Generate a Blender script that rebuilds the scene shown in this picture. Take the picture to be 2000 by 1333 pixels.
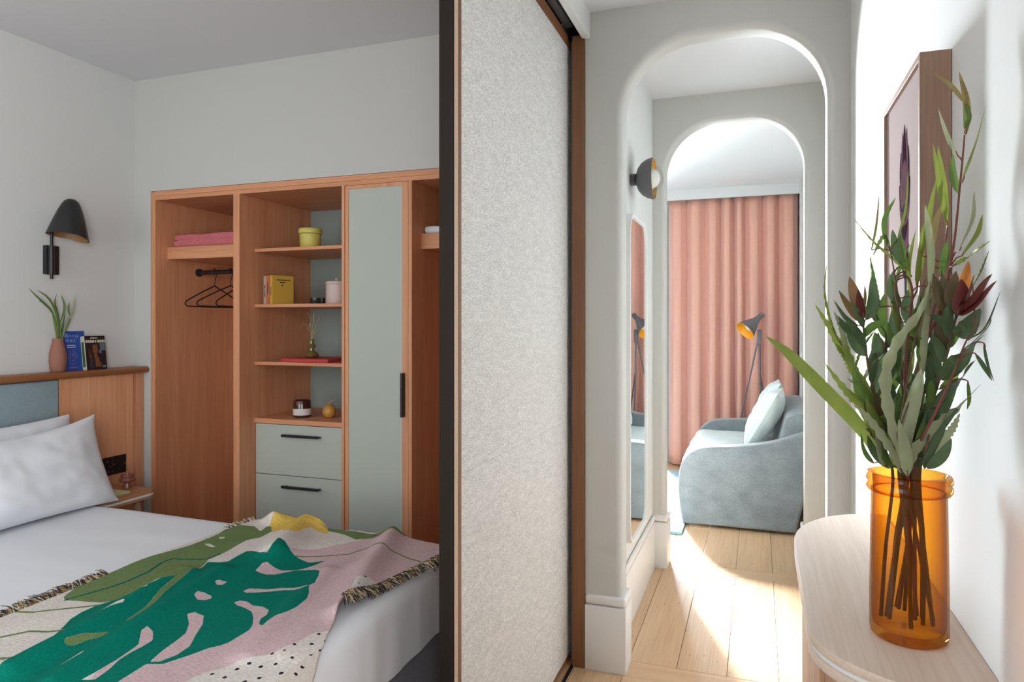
import bpy, bmesh, math, random
import numpy as np
from mathutils import Vector, Matrix, noise

random.seed(11)
scene = bpy.context.scene
for o in list(bpy.data.objects):
    bpy.data.objects.remove(o)
COL = scene.collection
PI = math.pi

# ------------------------------------------------------------------ camera
cam_d = bpy.data.cameras.new('camera')
cam = bpy.data.objects.new('camera', cam_d)
COL.objects.link(cam)
cam.location = (0.0, 0.0, 1.30)
cam.rotation_euler = (PI / 2, 0, math.radians(19.56))
cam_d.sensor_width = 36.0
cam_d.lens = 24.3
cam_d.shift_y = -0.01775
cam_d.clip_start = 0.05
scene.camera = cam

# ------------------------------------------------------------------ world, sun, window daylight, added fill lamps, exposure
world = bpy.data.worlds.new('world')
scene.world = world
world.use_nodes = True
bg = world.node_tree.nodes['Background']
bg.inputs[0].default_value = (0.80, 0.90, 1.0, 1)
bg.inputs[1].default_value = 3.0

def light(name, kind, loc, energy, color, size=None, aim=None):
    d = bpy.data.lights.new(name, kind)
    d.energy = energy
    d.color = color
    if kind == 'AREA':
        d.shape = 'RECTANGLE'
        d.size, d.size_y = size
    o = bpy.data.objects.new(name, d)
    COL.objects.link(o)
    o.location = loc
    if aim is not None:
        o.rotation_euler = Vector(aim).to_track_quat('-Z', 'Y').to_euler()
    return o

SUN_AZ, SUN_EL = math.radians(20), math.radians(28)
sun = light('sun', 'SUN', (-1.5, 8.0, 3.0), 18.0, (1.0, 0.975, 0.96),
            aim=(math.sin(SUN_AZ) * math.cos(SUN_EL), -math.cos(SUN_AZ) * math.cos(SUN_EL), -math.sin(SUN_EL)))
sun.data.angle = math.radians(4)
# daylight entering through the tall window of the sitting room
wl_ = light('window_daylight', 'AREA', (-1.45, 6.56, 1.22), 135.0, (0.87, 0.935, 1.0), (0.95, 2.30), aim=(0.28, -1, 0.0))
wl_.data.spread = math.radians(36)
# added fill lamps: bedroom one behind the camera, hall one beside it
light('added_bedroom_fill', 'AREA', (-1.85, -1.72, 1.45), 31.0, (0.94, 0.97, 1.0), (1.5, 1.7), aim=(0, 1, 0))
hl_ = light('added_hall_fill', 'AREA', (0.255, -0.55, 1.42), 72.0, (0.93, 0.965, 1.0), (1.4, 1.75), aim=(-1, 0.1, 0))
hl_.data.spread = math.radians(142)

vs = scene.view_settings
vs.view_transform = 'Standard'
vs.look = 'None'
vs.exposure = 0.0
vs.gamma = 1.0
vs.use_curve_mapping = False
scene.cycles.max_bounces = 10
scene.cycles.transparent_max_bounces = 16

# ------------------------------------------------------------------ helpers
def lin(r, g, b):
    f = lambda c: (c / 255 / 12.92) if c / 255 <= 0.04045 else ((c / 255 + 0.055) / 1.055) ** 2.4
    return (f(r), f(g), f(b), 1.0)

class MB:
    """collects shapes (world coordinates) that end up in one mesh"""
    def __init__(self):
        self.v, self.f, self.smooth = [], [], []
    def add(self, vs_, fs_, smooth=False):
        n = len(self.v)
        self.v += [tuple(p) for p in vs_]
        self.f += [tuple(i + n for i in q) for q in fs_]
        self.smooth += [smooth] * len(fs_)
        return self
    def box(self, x0, x1, y0, y1, z0, z1, bev=0.0, seg=2, rot=None, piv=None):
        bm = bmesh.new()
        bmesh.ops.create_cube(bm, size=1.0)
        for v in bm.verts:
            v.co = Vector(((x0 + x1) / 2 + v.co.x * (x1 - x0), (y0 + y1) / 2 + v.co.y * (y1 - y0), (z0 + z1) / 2 + v.co.z * (z1 - z0)))
        if bev > 0:
            bmesh.ops.bevel(bm, geom=list(bm.edges), offset=bev, segments=seg, profile=0.5, affect='EDGES')
        if rot is not None:
            p = Vector(piv)
            for v in bm.verts:
                v.co = p + rot @ (v.co - p)
        bm.verts.index_update()
        self.add([v.co for v in bm.verts], [[v.index for v in f.verts] for f in bm.faces], bev > 0 and seg > 1)
        bm.free()
        return self
    def prism(self, poly, axis, a0, a1, bev=0.0, seg=3, smooth=True):
        """extrude a 2d polygon along axis ('x','y','z') from a0 to a1"""
        bm = bmesh.new()
        def P(p, a):
            if axis == 'y': return Vector((p[0], a, p[1]))
            if axis == 'x': return Vector((a, p[0], p[1]))
            return Vector((p[0], p[1], a))
        va = [bm.verts.new(P(p, a0)) for p in poly]
        vb = [bm.verts.new(P(p, a1)) for p in poly]
        n = len(poly)
        caps = [bm.faces.new(va), bm.faces.new(list(reversed(vb)))]
        for i in range(n):
            bm.faces.new([va[i], vb[i], vb[(i + 1) % n], va[(i + 1) % n]])
        bmesh.ops.recalc_face_normals(bm, faces=list(bm.faces))
        if bev > 0:
            es = [e for f in caps for e in f.edges]
            bmesh.ops.bevel(bm, geom=es, offset=bev, segments=seg, profile=0.5, affect='EDGES')
        bm.verts.index_update()
        self.add([v.co for v in bm.verts], [[v.index for v in f.verts] for f in bm.faces], smooth)
        bm.free()
        return self
    def lathe(self, prof, c, n=24, axis=(0, 0, 1), cap0=True, cap1=True):
        """prof: list of (radius, height along the axis from c)"""
        A = Vector(axis).normalized()
        U = A.orthogonal().normalized()
        W = A.cross(U)
        c = Vector(c)
        vs_, fs_ = [], []
        for r, h in prof:
            for k in range(n):
                t = 2 * PI * k / n
                vs_.append(c + A * h + (U * math.cos(t) + W * math.sin(t)) * r)
        m = len(prof)
        for i in range(m - 1):
            for k in range(n):
                fs_.append([i * n + k, i * n + (k + 1) % n, (i + 1) * n + (k + 1) % n, (i + 1) * n + k])
        if cap0: fs_.append(list(range(n - 1, -1, -1)))
        if cap1: fs_.append([(m - 1) * n + k for k in range(n)])
        return self.add(vs_, fs_, True)
    def tube(self, pts, r, n=8, taper=None):
        pts = [Vector(p) for p in pts]
        m = len(pts)
        vs_, fs_ = [], []
        d = (pts[1] - pts[0]).normalized()
        U = d.orthogonal().normalized()
        for i, p in enumerate(pts):
            if i == 0: d = pts[1] - pts[0]
            elif i == m - 1: d = pts[-1] - pts[-2]
            else: d = pts[i + 1] - pts[i - 1]
            d.normalize()
            U = (U - d * U.dot(d))
            U = U.normalized() if U.length > 1e-6 else d.orthogonal().normalized()
            W = d.cross(U)
            rr = r if taper is None else r + (taper - r) * i / (m - 1)
            for k in range(n):
                t = 2 * PI * k / n
                vs_.append(p + (U * math.cos(t) + W * math.sin(t)) * rr)
        for i in range(m - 1):
            for k in range(n):
                fs_.append([i * n + k, i * n + (k + 1) % n, (i + 1) * n + (k + 1) % n, (i + 1) * n + k])
        fs_.append(list(range(n - 1, -1, -1)))
        fs_.append([(m - 1) * n + k for k in range(n)])
        return self.add(vs_, fs_, True)
    def rotate(self, M, piv):
        p = Vector(piv)
        self.v = [tuple(p + M @ (Vector(q) - p)) for q in self.v]
        return self

def tag(o, label=None, cat=None, group=None, kind=None):
    if label: o['label'] = label
    if cat: o['category'] = cat
    if group: o['group'] = group
    if kind: o['kind'] = kind
    return o

def thing(name, label, cat, loc, group=None):
    o = bpy.data.objects.new(name, None)
    o.empty_display_size = 0.05
    COL.objects.link(o)
    o.location = loc
    return tag(o, label, cat, group)

def wloc(o):
    p = Vector((0, 0, 0))
    while o is not None:
        p += Vector(o.location)
        o = o.parent
    return p

def obj(name, mb, mat, parent=None, label=None, cat=None, group=None, kind=None, flat=False, weld=False):
    """one mesh object; vertices are given in world coordinates"""
    if parent is not None:
        org = wloc(parent)
        loc = Vector((0, 0, 0))
    else:
        a = np.array(mb.v)
        org = Vector(((a[:, 0].min() + a[:, 0].max()) / 2, (a[:, 1].min() + a[:, 1].max()) / 2, a[:, 2].min()))
        loc = org
    me = bpy.data.meshes.new(name)
    me.from_pydata([tuple(Vector(p) - org) for p in mb.v], [], mb.f)
    me.polygons.foreach_set('use_smooth', [bool(s) and not flat for s in mb.smooth])
    me.materials.append(mat)
    me.update()
    if any(mb.smooth) and not flat:
        try: me.set_sharp_from_angle(angle=math.radians(38))
        except Exception: pass
    o = bpy.data.objects.new(name, me)
    COL.objects.link(o)
    o.location = loc
    if parent is not None: o.parent = parent
    return tag(o, label, cat, group, kind)

def S(name, mb, mat, label=None):
    return obj(name, mb, mat, kind='structure', label=label)

# ------------------------------------------------------------------ materials
def newmat(name):
    m = bpy.data.materials.new(name)
    m.use_nodes = True
    nt = m.node_tree
    b = nt.nodes['Principled BSDF']
    return m, nt, b

def N(nt, t, **kw):
    n = nt.nodes.new(t)
    for k, v in kw.items():
        setattr(n, k, v)
    return n

def plain(name, c, rough=0.5, metal=0.0, spec=0.5, sheen=0.0, bump=0.0, bscale=200.0, var=0.0, vscale=6.0, coat=0.0):
    m, nt, b = newmat(name)
    b.inputs['Base Color'].default_value = c
    b.inputs['Roughness'].default_value = rough
    b.inputs['Metallic'].default_value = metal
    b.inputs['Specular IOR Level'].default_value = spec
    b.inputs['Sheen Weight'].default_value = sheen
    b.inputs['Coat Weight'].default_value = coat
    tc = N(nt, 'ShaderNodeTexCoord')
    if var > 0:
        nz = N(nt, 'ShaderNodeTexNoise')
        nz.inputs['Scale'].default_value = vscale
        nz.inputs['Detail'].default_value = 4
        nt.links.new(tc.outputs['Object'], nz.inputs['Vector'])
        mx = N(nt, 'ShaderNodeMix', data_type='RGBA')
        mx.inputs[6].default_value = tuple(x * (1 - var) for x in c[:3]) + (1,)
        mx.inputs[7].default_value = tuple(min(1, x * (1 + var)) for x in c[:3]) + (1,)
        nt.links.new(nz.outputs['Fac'], mx.inputs[0])
        nt.links.new(mx.outputs[2], b.inputs['Base Color'])
    if bump > 0:
        nz2 = N(nt, 'ShaderNodeTexNoise')
        nz2.inputs['Scale'].default_value = bscale
        nz2.inputs['Detail'].default_value = 3
        nt.links.new(tc.outputs['Object'], nz2.inputs['Vector'])
        bp = N(nt, 'ShaderNodeBump')
        bp.inputs['Strength'].default_value = bump
        bp.inputs['Distance'].default_value = 0.002
        nt.links.new(nz2.outputs['Fac'], bp.inputs['Height'])
        nt.links.new(bp.outputs['Normal'], b.inputs['Normal'])
    return m

def wood(name, c0, c1, c2, grain='z', scale=1.0, rough=0.5, coat=0.0, knots=0.0, bump=0.15):
    """streaky veneer; c0 dark pores, c1 mid, c2 light"""
    m, nt, b = newmat(name)
    tc = N(nt, 'ShaderNodeTexCoord')
    oi = N(nt, 'ShaderNodeObjectInfo')
    addv = N(nt, 'ShaderNodeVectorMath', operation='MULTIPLY_ADD')
    cmb = N(nt, 'ShaderNodeCombineXYZ')
    for k in range(3):
        nt.links.new(oi.outputs['Random'], cmb.inputs[k])
    nt.links.new(cmb.outputs[0], addv.inputs[0])
    addv.inputs[1].default_value = (7.3, 11.7, 5.1)
    nt.links.new(tc.outputs['Object'], addv.inputs[2])
    def stretched(s_across, s_along, detail, dist=0.0):
        mp = N(nt, 'ShaderNodeMapping')
        sc = [s_across * scale] * 3
        sc['xyz'.index(grain)] = s_along * scale
        mp.inputs['Scale'].default_value = sc
        nt.links.new(addv.outputs[0], mp.inputs['Vector'])
        nz = N(nt, 'ShaderNodeTexNoise')
        nz.inputs['Scale'].default_value = 1.0
        nz.inputs['Detail'].default_value = detail
        nz.inputs['Distortion'].default_value = dist
        nt.links.new(mp.outputs[0], nz.inputs['Vector'])
        return nz
    n1 = stretched(22, 1.2, 5, 0.6)
    n2 = stretched(260, 5, 3)
    n3 = stretched(2.5, 0.8, 2)
    r1 = N(nt, 'ShaderNodeValToRGB')
    e = r1.color_ramp.elements
    e[0].position, e[0].color = 0.28, c1
    e[1].position, e[1].color = 0.75, c2
    nt.links.new(n1.outputs['Fac'], r1.inputs[0])
    r2 = N(nt, 'ShaderNodeMapRange')
    r2.inputs[1].default_value, r2.inputs[2].default_value = 0.36, 0.58
    r2.inputs[3].default_value, r2.inputs[4].default_value = 0.30, 0.0
    nt.links.new(n2.outputs['Fac'], r2.inputs[0])
    mx = N(nt, 'ShaderNodeMix', data_type='RGBA')
    nt.links.new(r2.outputs[0], mx.inputs[0])
    nt.links.new(r1.outputs[0], mx.inputs[6])
    mx.inputs[7].default_value = c0
    hs = N(nt, 'ShaderNodeHueSaturation')
    mr = N(nt, 'ShaderNodeMapRange')
    mr.inputs[3].default_value, mr.inputs[4].default_value = 0.86, 1.14
    nt.links.new(n3.outputs['Fac'], mr.inputs[0])
    nt.links.new(mr.outputs[0], hs.inputs['Value'])
    nt.links.new(mx.outputs[2], hs.inputs['Color'])
    last = hs.outputs[0]
    if knots > 0:
        vo = N(nt, 'ShaderNodeTexVoronoi')
        mp = N(nt, 'ShaderNodeMapping')
        sc = [5.0] * 3
        sc['xyz'.index(grain)] = 2.2
        mp.inputs['Scale'].default_value = sc
        nt.links.new(addv.outputs[0], mp.inputs['Vector'])
        nt.links.new(mp.outputs[0], vo.inputs['Vector'])
        kr = N(nt, 'ShaderNodeMapRange')
        kr.inputs[1].default_value, kr.inputs[2].default_value = 0.03, 0.11
        kr.inputs[3].default_value, kr.inputs[4].default_value = knots, 0.0
        nt.links.new(vo.outputs['Distance'], kr.inputs[0])
        mk = N(nt, 'ShaderNodeMix', data_type='RGBA')
        nt.links.new(kr.outputs[0], mk.inputs[0])
        nt.links.new(last, mk.inputs[6])
        mk.inputs[7].default_value = tuple(x * 0.35 for x in c0[:3]) + (1,)
        last = mk.outputs[2]
    nt.links.new(last, b.inputs['Base Color'])
    b.inputs['Roughness'].default_value = rough
    b.inputs['Coat Weight'].default_value = coat
    b.inputs['Coat Roughness'].default_value = 0.25
    bp = N(nt, 'ShaderNodeBump')
    bp.inputs['Strength'].default_value = bump
    bp.inputs['Distance'].default_value = 0.001
    nt.links.new(n2.outputs['Fac'], bp.inputs['Height'])
    nt.links.new(bp.outputs['Normal'], b.inputs['Normal'])
    return m

def weave(name, c0, c1, sx=(900, 900, 900), rough=0.9, sheen=0.3, bump=0.3, blot=0.0, blotscale=(6, 6, 6)):
    m, nt, b = newmat(name)
    tc = N(nt, 'ShaderNodeTexCoord')
    mp = N(nt, 'ShaderNodeMapping')
    mp.inputs['Scale'].default_value = sx
    nt.links.new(tc.outputs['Object'], mp.inputs['Vector'])
    nz = N(nt, 'ShaderNodeTexNoise')
    nz.inputs['Scale'].default_value = 1.0
    nz.inputs['Detail'].default_value = 3
    nt.links.new(mp.outputs[0], nz.inputs['Vector'])
    rp = N(nt, 'ShaderNodeMapRange')
    rp.inputs[1].default_value, rp.inputs[2].default_value = 0.3, 0.7
    nt.links.new(nz.outputs['Fac'], rp.inputs[0])
    mx = N(nt, 'ShaderNodeMix', data_type='RGBA')
    nt.links.new(rp.outputs[0], mx.inputs[0])
    mx.inputs[6].default_value, mx.inputs[7].default_value = c0, c1
    last = mx.outputs[2]
    if blot > 0:
        mp2 = N(nt, 'ShaderNodeMapping')
        mp2.inputs['Scale'].default_value = blotscale
        nt.links.new(tc.outputs['Object'], mp2.inputs['Vector'])
        nz2 = N(nt, 'ShaderNodeTexNoise')
        nz2.inputs['Scale'].default_value = 1.0
        nz2.inputs['Detail'].default_value = 5
        nt.links.new(mp2.outputs[0], nz2.inputs['Vector'])
        hs = N(nt, 'ShaderNodeHueSaturation')
        mr = N(nt, 'ShaderNodeMapRange')
        mr.inputs[1].default_value, mr.inputs[2].default_value = 0.3, 0.7
        mr.inputs[3].default_value, mr.inputs[4].default_value = 1 - blot, 1 + blot
        nt.links.new(nz2.outputs['Fac'], mr.inputs[0])
        nt.links.new(mr.outputs[0], hs.inputs['Value'])
        nt.links.new(last, hs.inputs['Color'])
        last = hs.outputs[0]
    nt.links.new(last, b.inputs['Base Color'])
    b.inputs['Roughness'].default_value = rough
    b.inputs['Sheen Weight'].default_value = sheen
    b.inputs['Specular IOR Level'].default_value = 0.2
    bp = N(nt, 'ShaderNodeBump')
    bp.inputs['Strength'].default_value = bump
    bp.inputs['Distance'].default_value = 0.001
    nt.links.new(nz.outputs['Fac'], bp.inputs['Height'])
    nt.links.new(bp.outputs['Normal'], b.inputs['Normal'])
    return m

def leafmat(name, c, c2, tr=0.35):
    m, nt, b = newmat(name)
    tc = N(nt, 'ShaderNodeTexCoord')
    nz = N(nt, 'ShaderNodeTexNoise')
    nz.inputs['Scale'].default_value = 35
    nz.inputs['Detail'].default_value = 3
    nt.links.new(tc.outputs['Object'], nz.inputs['Vector'])
    mx = N(nt, 'ShaderNodeMix', data_type='RGBA')
    mx.inputs[6].default_value, mx.inputs[7].default_value = c, c2
    nt.links.new(nz.outputs['Fac'], mx.inputs[0])
    nt.links.new(mx.outputs[2], b.inputs['Base Color'])
    b.inputs['Roughness'].default_value = 0.5
    b.inputs['Specular IOR Level'].default_value = 0.35
    tl = N(nt, 'ShaderNodeBsdfTranslucent')
    nt.links.new(mx.outputs[2], tl.inputs['Color'])
    ms = N(nt, 'ShaderNodeMixShader')
    ms.inputs[0].default_value = tr
    nt.links.new(b.outputs[0], ms.inputs[1])
    nt.links.new(tl.outputs[0], ms.inputs[2])
    nt.links.new(ms.outputs[0], nt.nodes['Material Output'].inputs[0])
    return m

def thinglass(name, c, rough=0.02, ior=1.45, edge=None):
    """thin walled glass: tinted see-through with fresnel reflection"""
    m = bpy.data.materials.new(name)
    m.use_nodes = True
    nt = m.node_tree
    nt.nodes.remove(nt.nodes['Principled BSDF'])
    t = N(nt, 'ShaderNodeBsdfTransparent')
    t.inputs[0].default_value = c
    g = N(nt, 'ShaderNodeBsdfGlossy')
    g.inputs['Roughness'].default_value = rough
    lw = N(nt, 'ShaderNodeLayerWeight')
    lw.inputs[0].default_value = 0.5
    pw = N(nt, 'ShaderNodeMath', operation='POWER')
    nt.links.new(lw.outputs['Facing'], pw.inputs[0])
    pw.inputs[1].default_value = 4.0
    fr = N(nt, 'ShaderNodeMath', operation='MULTIPLY_ADD')
    nt.links.new(pw.outputs[0], fr.inputs[0])
    fr.inputs[1].default_value = 0.55
    fr.inputs[2].default_value = ((ior - 1) / (ior + 1)) ** 2
    if edge is not None:      # longer path through the wall at grazing angles: deeper colour
        mc = N(nt, 'ShaderNodeMix', data_type='RGBA')
        p2 = N(nt, 'ShaderNodeMath', operation='POWER')
        nt.links.new(lw.outputs['Facing'], p2.inputs[0])
        p2.inputs[1].default_value = 1.6
        nt.links.new(p2.outputs[0], mc.inputs[0])
        mc.inputs[6].default_value, mc.inputs[7].default_value = c, edge
        nt.links.new(mc.outputs[2], t.inputs[0])
    ms = N(nt, 'ShaderNodeMixShader')
    nt.links.new(fr.outputs[0], ms.inputs[0])
    nt.links.new(t.outputs[0], ms.inputs[1])
    nt.links.new(g.outputs[0], ms.inputs[2])
    nt.links.new(ms.outputs[0], nt.nodes['Material Output'].inputs[0])
    return m

M = {}
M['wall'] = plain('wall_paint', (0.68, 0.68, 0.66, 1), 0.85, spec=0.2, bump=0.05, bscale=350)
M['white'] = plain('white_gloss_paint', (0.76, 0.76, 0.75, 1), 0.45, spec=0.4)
M['wallshaded'] = plain('wall_paint_shaded', (0.545, 0.54, 0.51, 1), 0.85, spec=0.2, bump=0.05, bscale=350)  # darker than the other walls: shade on these faces put into the colour
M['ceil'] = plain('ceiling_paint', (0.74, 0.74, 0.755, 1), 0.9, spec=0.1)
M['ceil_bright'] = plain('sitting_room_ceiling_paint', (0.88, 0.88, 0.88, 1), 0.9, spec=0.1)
M['cedar'] = wood('wardrobe_veneer', lin(164, 102, 70), lin(207, 140, 100), lin(223, 161, 119), 'z', 1.0, 0.5)
M['cedar_h'] = wood('wardrobe_veneer_horizontal', lin(164, 102, 70), lin(207, 140, 100), lin(223, 161, 119), 'x', 1.0, 0.5)
M['cedar_shelf'] = wood('headboard_rail_wood', lin(104, 60, 32), lin(150, 94, 56), lin(174, 114, 70), 'y', 1.0, 0.4)
M['hbwood'] = wood('headboard_veneer', lin(190, 122, 84), lin(226, 160, 116), lin(238, 180, 138), 'z', 0.8, 0.5)
M['jamb'] = wood('jamb_wood', lin(84, 50, 28), lin(116, 75, 46), lin(132, 88, 56), 'z', 1.2, 0.5)
M['jamb_y'] = wood('door_rail_wood', lin(92, 56, 30), lin(132, 86, 52), lin(150, 100, 64), 'y', 1.2, 0.5)
M['frame'] = wood('picture_frame_oak', lin(98, 72, 58), lin(138, 108, 90), lin(158, 126, 106), 'z', 1.5, 0.6)
M['console'] = wood('console_oak', lin(190, 164, 142), lin(210, 190, 172), lin(222, 205, 190), 'y', 1.0, 0.42)
M['console_v'] = wood('console_oak_vertical', lin(150, 112, 84), lin(186, 146, 114), lin(200, 162, 130), 'z', 1.0, 0.5)
M['oak'] = wood('floor_oak', lin(156, 118, 82), lin(202, 166, 128), lin(218, 186, 150), 'y', 0.55, 0.34, coat=0.15, knots=0.75, bump=0.1)
M['oak_x'] = wood('floor_oak_cross', lin(156, 118, 82), lin(202, 166, 128), lin(218, 186, 150), 'x', 0.55, 0.34, coat=0.15, knots=0.5, bump=0.1)
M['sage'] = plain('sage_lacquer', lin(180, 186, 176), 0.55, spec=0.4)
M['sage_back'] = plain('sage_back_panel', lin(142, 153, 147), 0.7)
M['black'] = plain('black_metal', lin(32, 31, 33), 0.42, spec=0.5)
M['bronze'] = plain('dark_bronze_edge', lin(40, 33, 27), 0.6, spec=0.15)
M['dark'] = plain('dark_gap', lin(14, 12, 11), 0.8)
M['alu'] = plain('track_metal', lin(120, 128, 138), 0.35, metal=0.9)
M['tan'] = plain('tan_edge_band', lin(196, 168, 142), 0.6)
M['grass'] = weave('grasscloth', lin(180, 176, 170), lin(242, 241, 239), (150, 70, 560), 0.85, 0.1, 0.8, 0.10, (3, 14, 70))
M['curtain'] = weave('curtain_fabric', lin(213, 156, 138), lin(228, 175, 157), (500, 500, 120), 0.9, 0.4, 0.15)
M['velvet'] = weave('sofa_velvet', lin(96, 105, 109), lin(121, 129, 133), (160, 160, 160), 0.75, 0.5, 0.12, 0.17, (11, 9, 14))
M['velvet2'] = weave('cushion_velvet_sunlit', lin(196, 212, 210), lin(222, 232, 230), (160, 160, 160), 0.75, 0.6, 0.12, 0.06, (9, 9, 9))  # pale cushion velvet, lightened further: sunlight on the seat put into the colour
M['rug'] = weave('rug_wool', lin(70, 132, 158), lin(128, 176, 194), (130, 130, 130), 1.0, 0.5, 1.0, 0.08, (5, 14, 5))
M['linen'] = plain('white_bed_linen', lin(226, 228, 233), 0.8, spec=0.2, sheen=0.1, bump=0.12, bscale=30)
M['basegrey'] = weave('bed_base_wool', lin(96, 96, 104), lin(134, 134, 142), (500, 500, 500), 0.95, 0.2, 0.4)
M['hbblue'] = weave('headboard_upholstery', lin(122, 146, 154), lin(168, 186, 190), (600, 600, 600), 0.95, 0.2, 0.5, 0.05, (30, 30, 30))
M['carpet'] = weave('bedroom_carpet', lin(112, 108, 104), lin(150, 146, 142), (300, 300, 300), 1.0, 0.2, 0.6)
M['brass'] = plain('brass', lin(190, 160, 96), 0.3, metal=1.0)
M['lampgrey'] = plain('grey_metal', lin(96, 94, 98), 0.45, spec=0.4)
M['mirror'] = plain('mirror_silver', (0.86, 0.89, 0.88, 1), 0.01, metal=1.0)
M['glass'] = thinglass('clear_glass', (0.97, 0.98, 0.98, 1), 0.01, 1.35)

WY = 2.548      # face of the wall with the wardrobe and the first arch
CEIL = 2.467

# ---------------- floor with individual boards
fl = S('floor', MB().box(-3.4, 0.75, -1.9, 6.9, -0.10, -0.012), M['dark'])
S('floor_carpet', MB().box(-2.86, -0.775, -1.82, 3.1, -0.012, 0.004), M['carpet'])
BW = 0.181
def board(x0, x1, y0, y1, mat):
    g = 0.0009
    obj('plank', MB().box(x0 + g, x1 - g, y0 + g, y1 - g, -0.0115, 0.0, 0.0012, 1), mat, fl)
def boards(xa, xb, ya, yb, x_ref, length, stagger):
    k = math.floor((xa - x_ref) / BW)
    x = x_ref + k * BW
    while x < xb - 0.005:
        x0, x1 = max(x, xa), min(x + BW, xb)
        if x1 - x0 > 0.01:
            y = ya - (stagger * (k % 4)) % length
            while y < yb - 0.01:
                y0, y1 = max(y, ya), min(y + length, yb)
                if y1 - y0 > 0.02: board(x0, x1, y0, y1, M['oak'])
                y += length
        x += BW
        k += 1
boards(-0.71, 0.36, -1.80, 2.535, -0.107, 1.45, 0.47)
board(-0.71, 0.36, 2.535, 2.655, M['oak_x'])
boards(-0.60, 0.36, 2.655, 3.715, -0.107, 2.2, 0.0)
board(-0.60, 0.36, 3.715, 3.83, M['oak_x'])
boards(-3.25, 0.40, 3.83, 6.62, -0.107, 1.9, 0.61)

# ---------------- ceilings
S('ceiling', MB().box(-2.95, 0.45, -1.9, 2.60, CEIL, CEIL + 0.1), M['ceil'])
S('ceiling_passage', MB().box(-0.68, 0.45, 2.60, 3.80, 2.49, 2.60), M['ceil'])
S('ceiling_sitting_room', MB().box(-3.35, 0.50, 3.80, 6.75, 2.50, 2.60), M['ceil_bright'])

# ---------------- bedroom walls
S('wall_left', MB().box(-2.95, -2.834, -1.9, 3.2, 0, CEIL), M['wall'])
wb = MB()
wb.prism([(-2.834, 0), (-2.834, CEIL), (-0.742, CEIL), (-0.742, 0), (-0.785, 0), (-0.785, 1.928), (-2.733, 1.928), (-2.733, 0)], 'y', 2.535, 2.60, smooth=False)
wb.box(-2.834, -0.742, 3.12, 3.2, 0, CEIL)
S('wall_back', wb, M['wallshaded'])
# wall behind the camera, carrying the added bedroom window
wn = MB()
wn.prism([(-2.834, 0), (-2.834, CEIL), (0.292, CEIL), (0.292, 0)], 'y', -1.9, -1.8, smooth=False)
S('wall_front', wn, M['wall'])
wf = tag(obj('window_added_hall', MB().box(0.262, 0.292, -1.28, 0.18, 0.50, 0.55).box(0.262, 0.292, -1.28, 0.18, 2.30, 2.35)
             .box(0.262, 0.292, -1.28, -1.23, 0.55, 2.30).box(0.262, 0.292, 0.13, 0.18, 0.55, 2.30).box(0.262, 0.292, -0.57, -0.53, 0.55, 2.30), M['white']), kind='structure')  # added window, unseen, framing the hall fill lamp
obj('pane', MB().box(0.280, 0.285, -1.23, -0.57, 0.55, 2.30), M['glass'], wf)
obj('pane', MB().box(0.280, 0.285, -0.53, 0.13, 0.55, 2.30), M['glass'], wf)

wf = tag(obj('window_added_bedroom', MB().box(-2.65, -1.05, -1.80, -1.76, 0.55, 0.60).box(-2.65, -1.05, -1.80, -1.76, 2.30, 2.35)
             .box(-2.65, -2.60, -1.80, -1.76, 0.60, 2.30).box(-1.10, -1.05, -1.80, -1.76, 0.60, 2.30).box(-1.87, -1.83, -1.80, -1.76, 0.60, 2.30), M['white']), kind='structure')  # added window, out of view, to go with the bedroom fill lamp
obj('pane', MB().box(-2.60, -1.87, -1.795, -1.79, 0.60, 2.30), M['glass'], wf)
obj('pane', MB().box(-1.83, -1.10, -1.795, -1.79, 0.60, 2.30), M['glass'], wf)

# ---------------- hallway: right wall, arches
S('wall_right', MB().box(0.292, 0.42, -1.9, 2.60, 0, CEIL), M['wall'])

def arch_contour(xl, xr, zt, rc, d, n=14):
    xl, xr, zt, rc = xl - d, xr + d, zt + d, rc + d
    p = [(xl, 0.0)]
    for k in range(n + 1):
        t = PI - PI / 2 * k / n
        p.append((xl + rc + rc * math.cos(t), zt - rc + rc * math.sin(t)))
    for k in range(n + 1):
        t = PI / 2 - PI / 2 * k / n
        p.append((xr - rc + rc * math.cos(t), zt - rc + rc * math.sin(t)))
    p.append((xr, 0.0))
    return p

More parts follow.
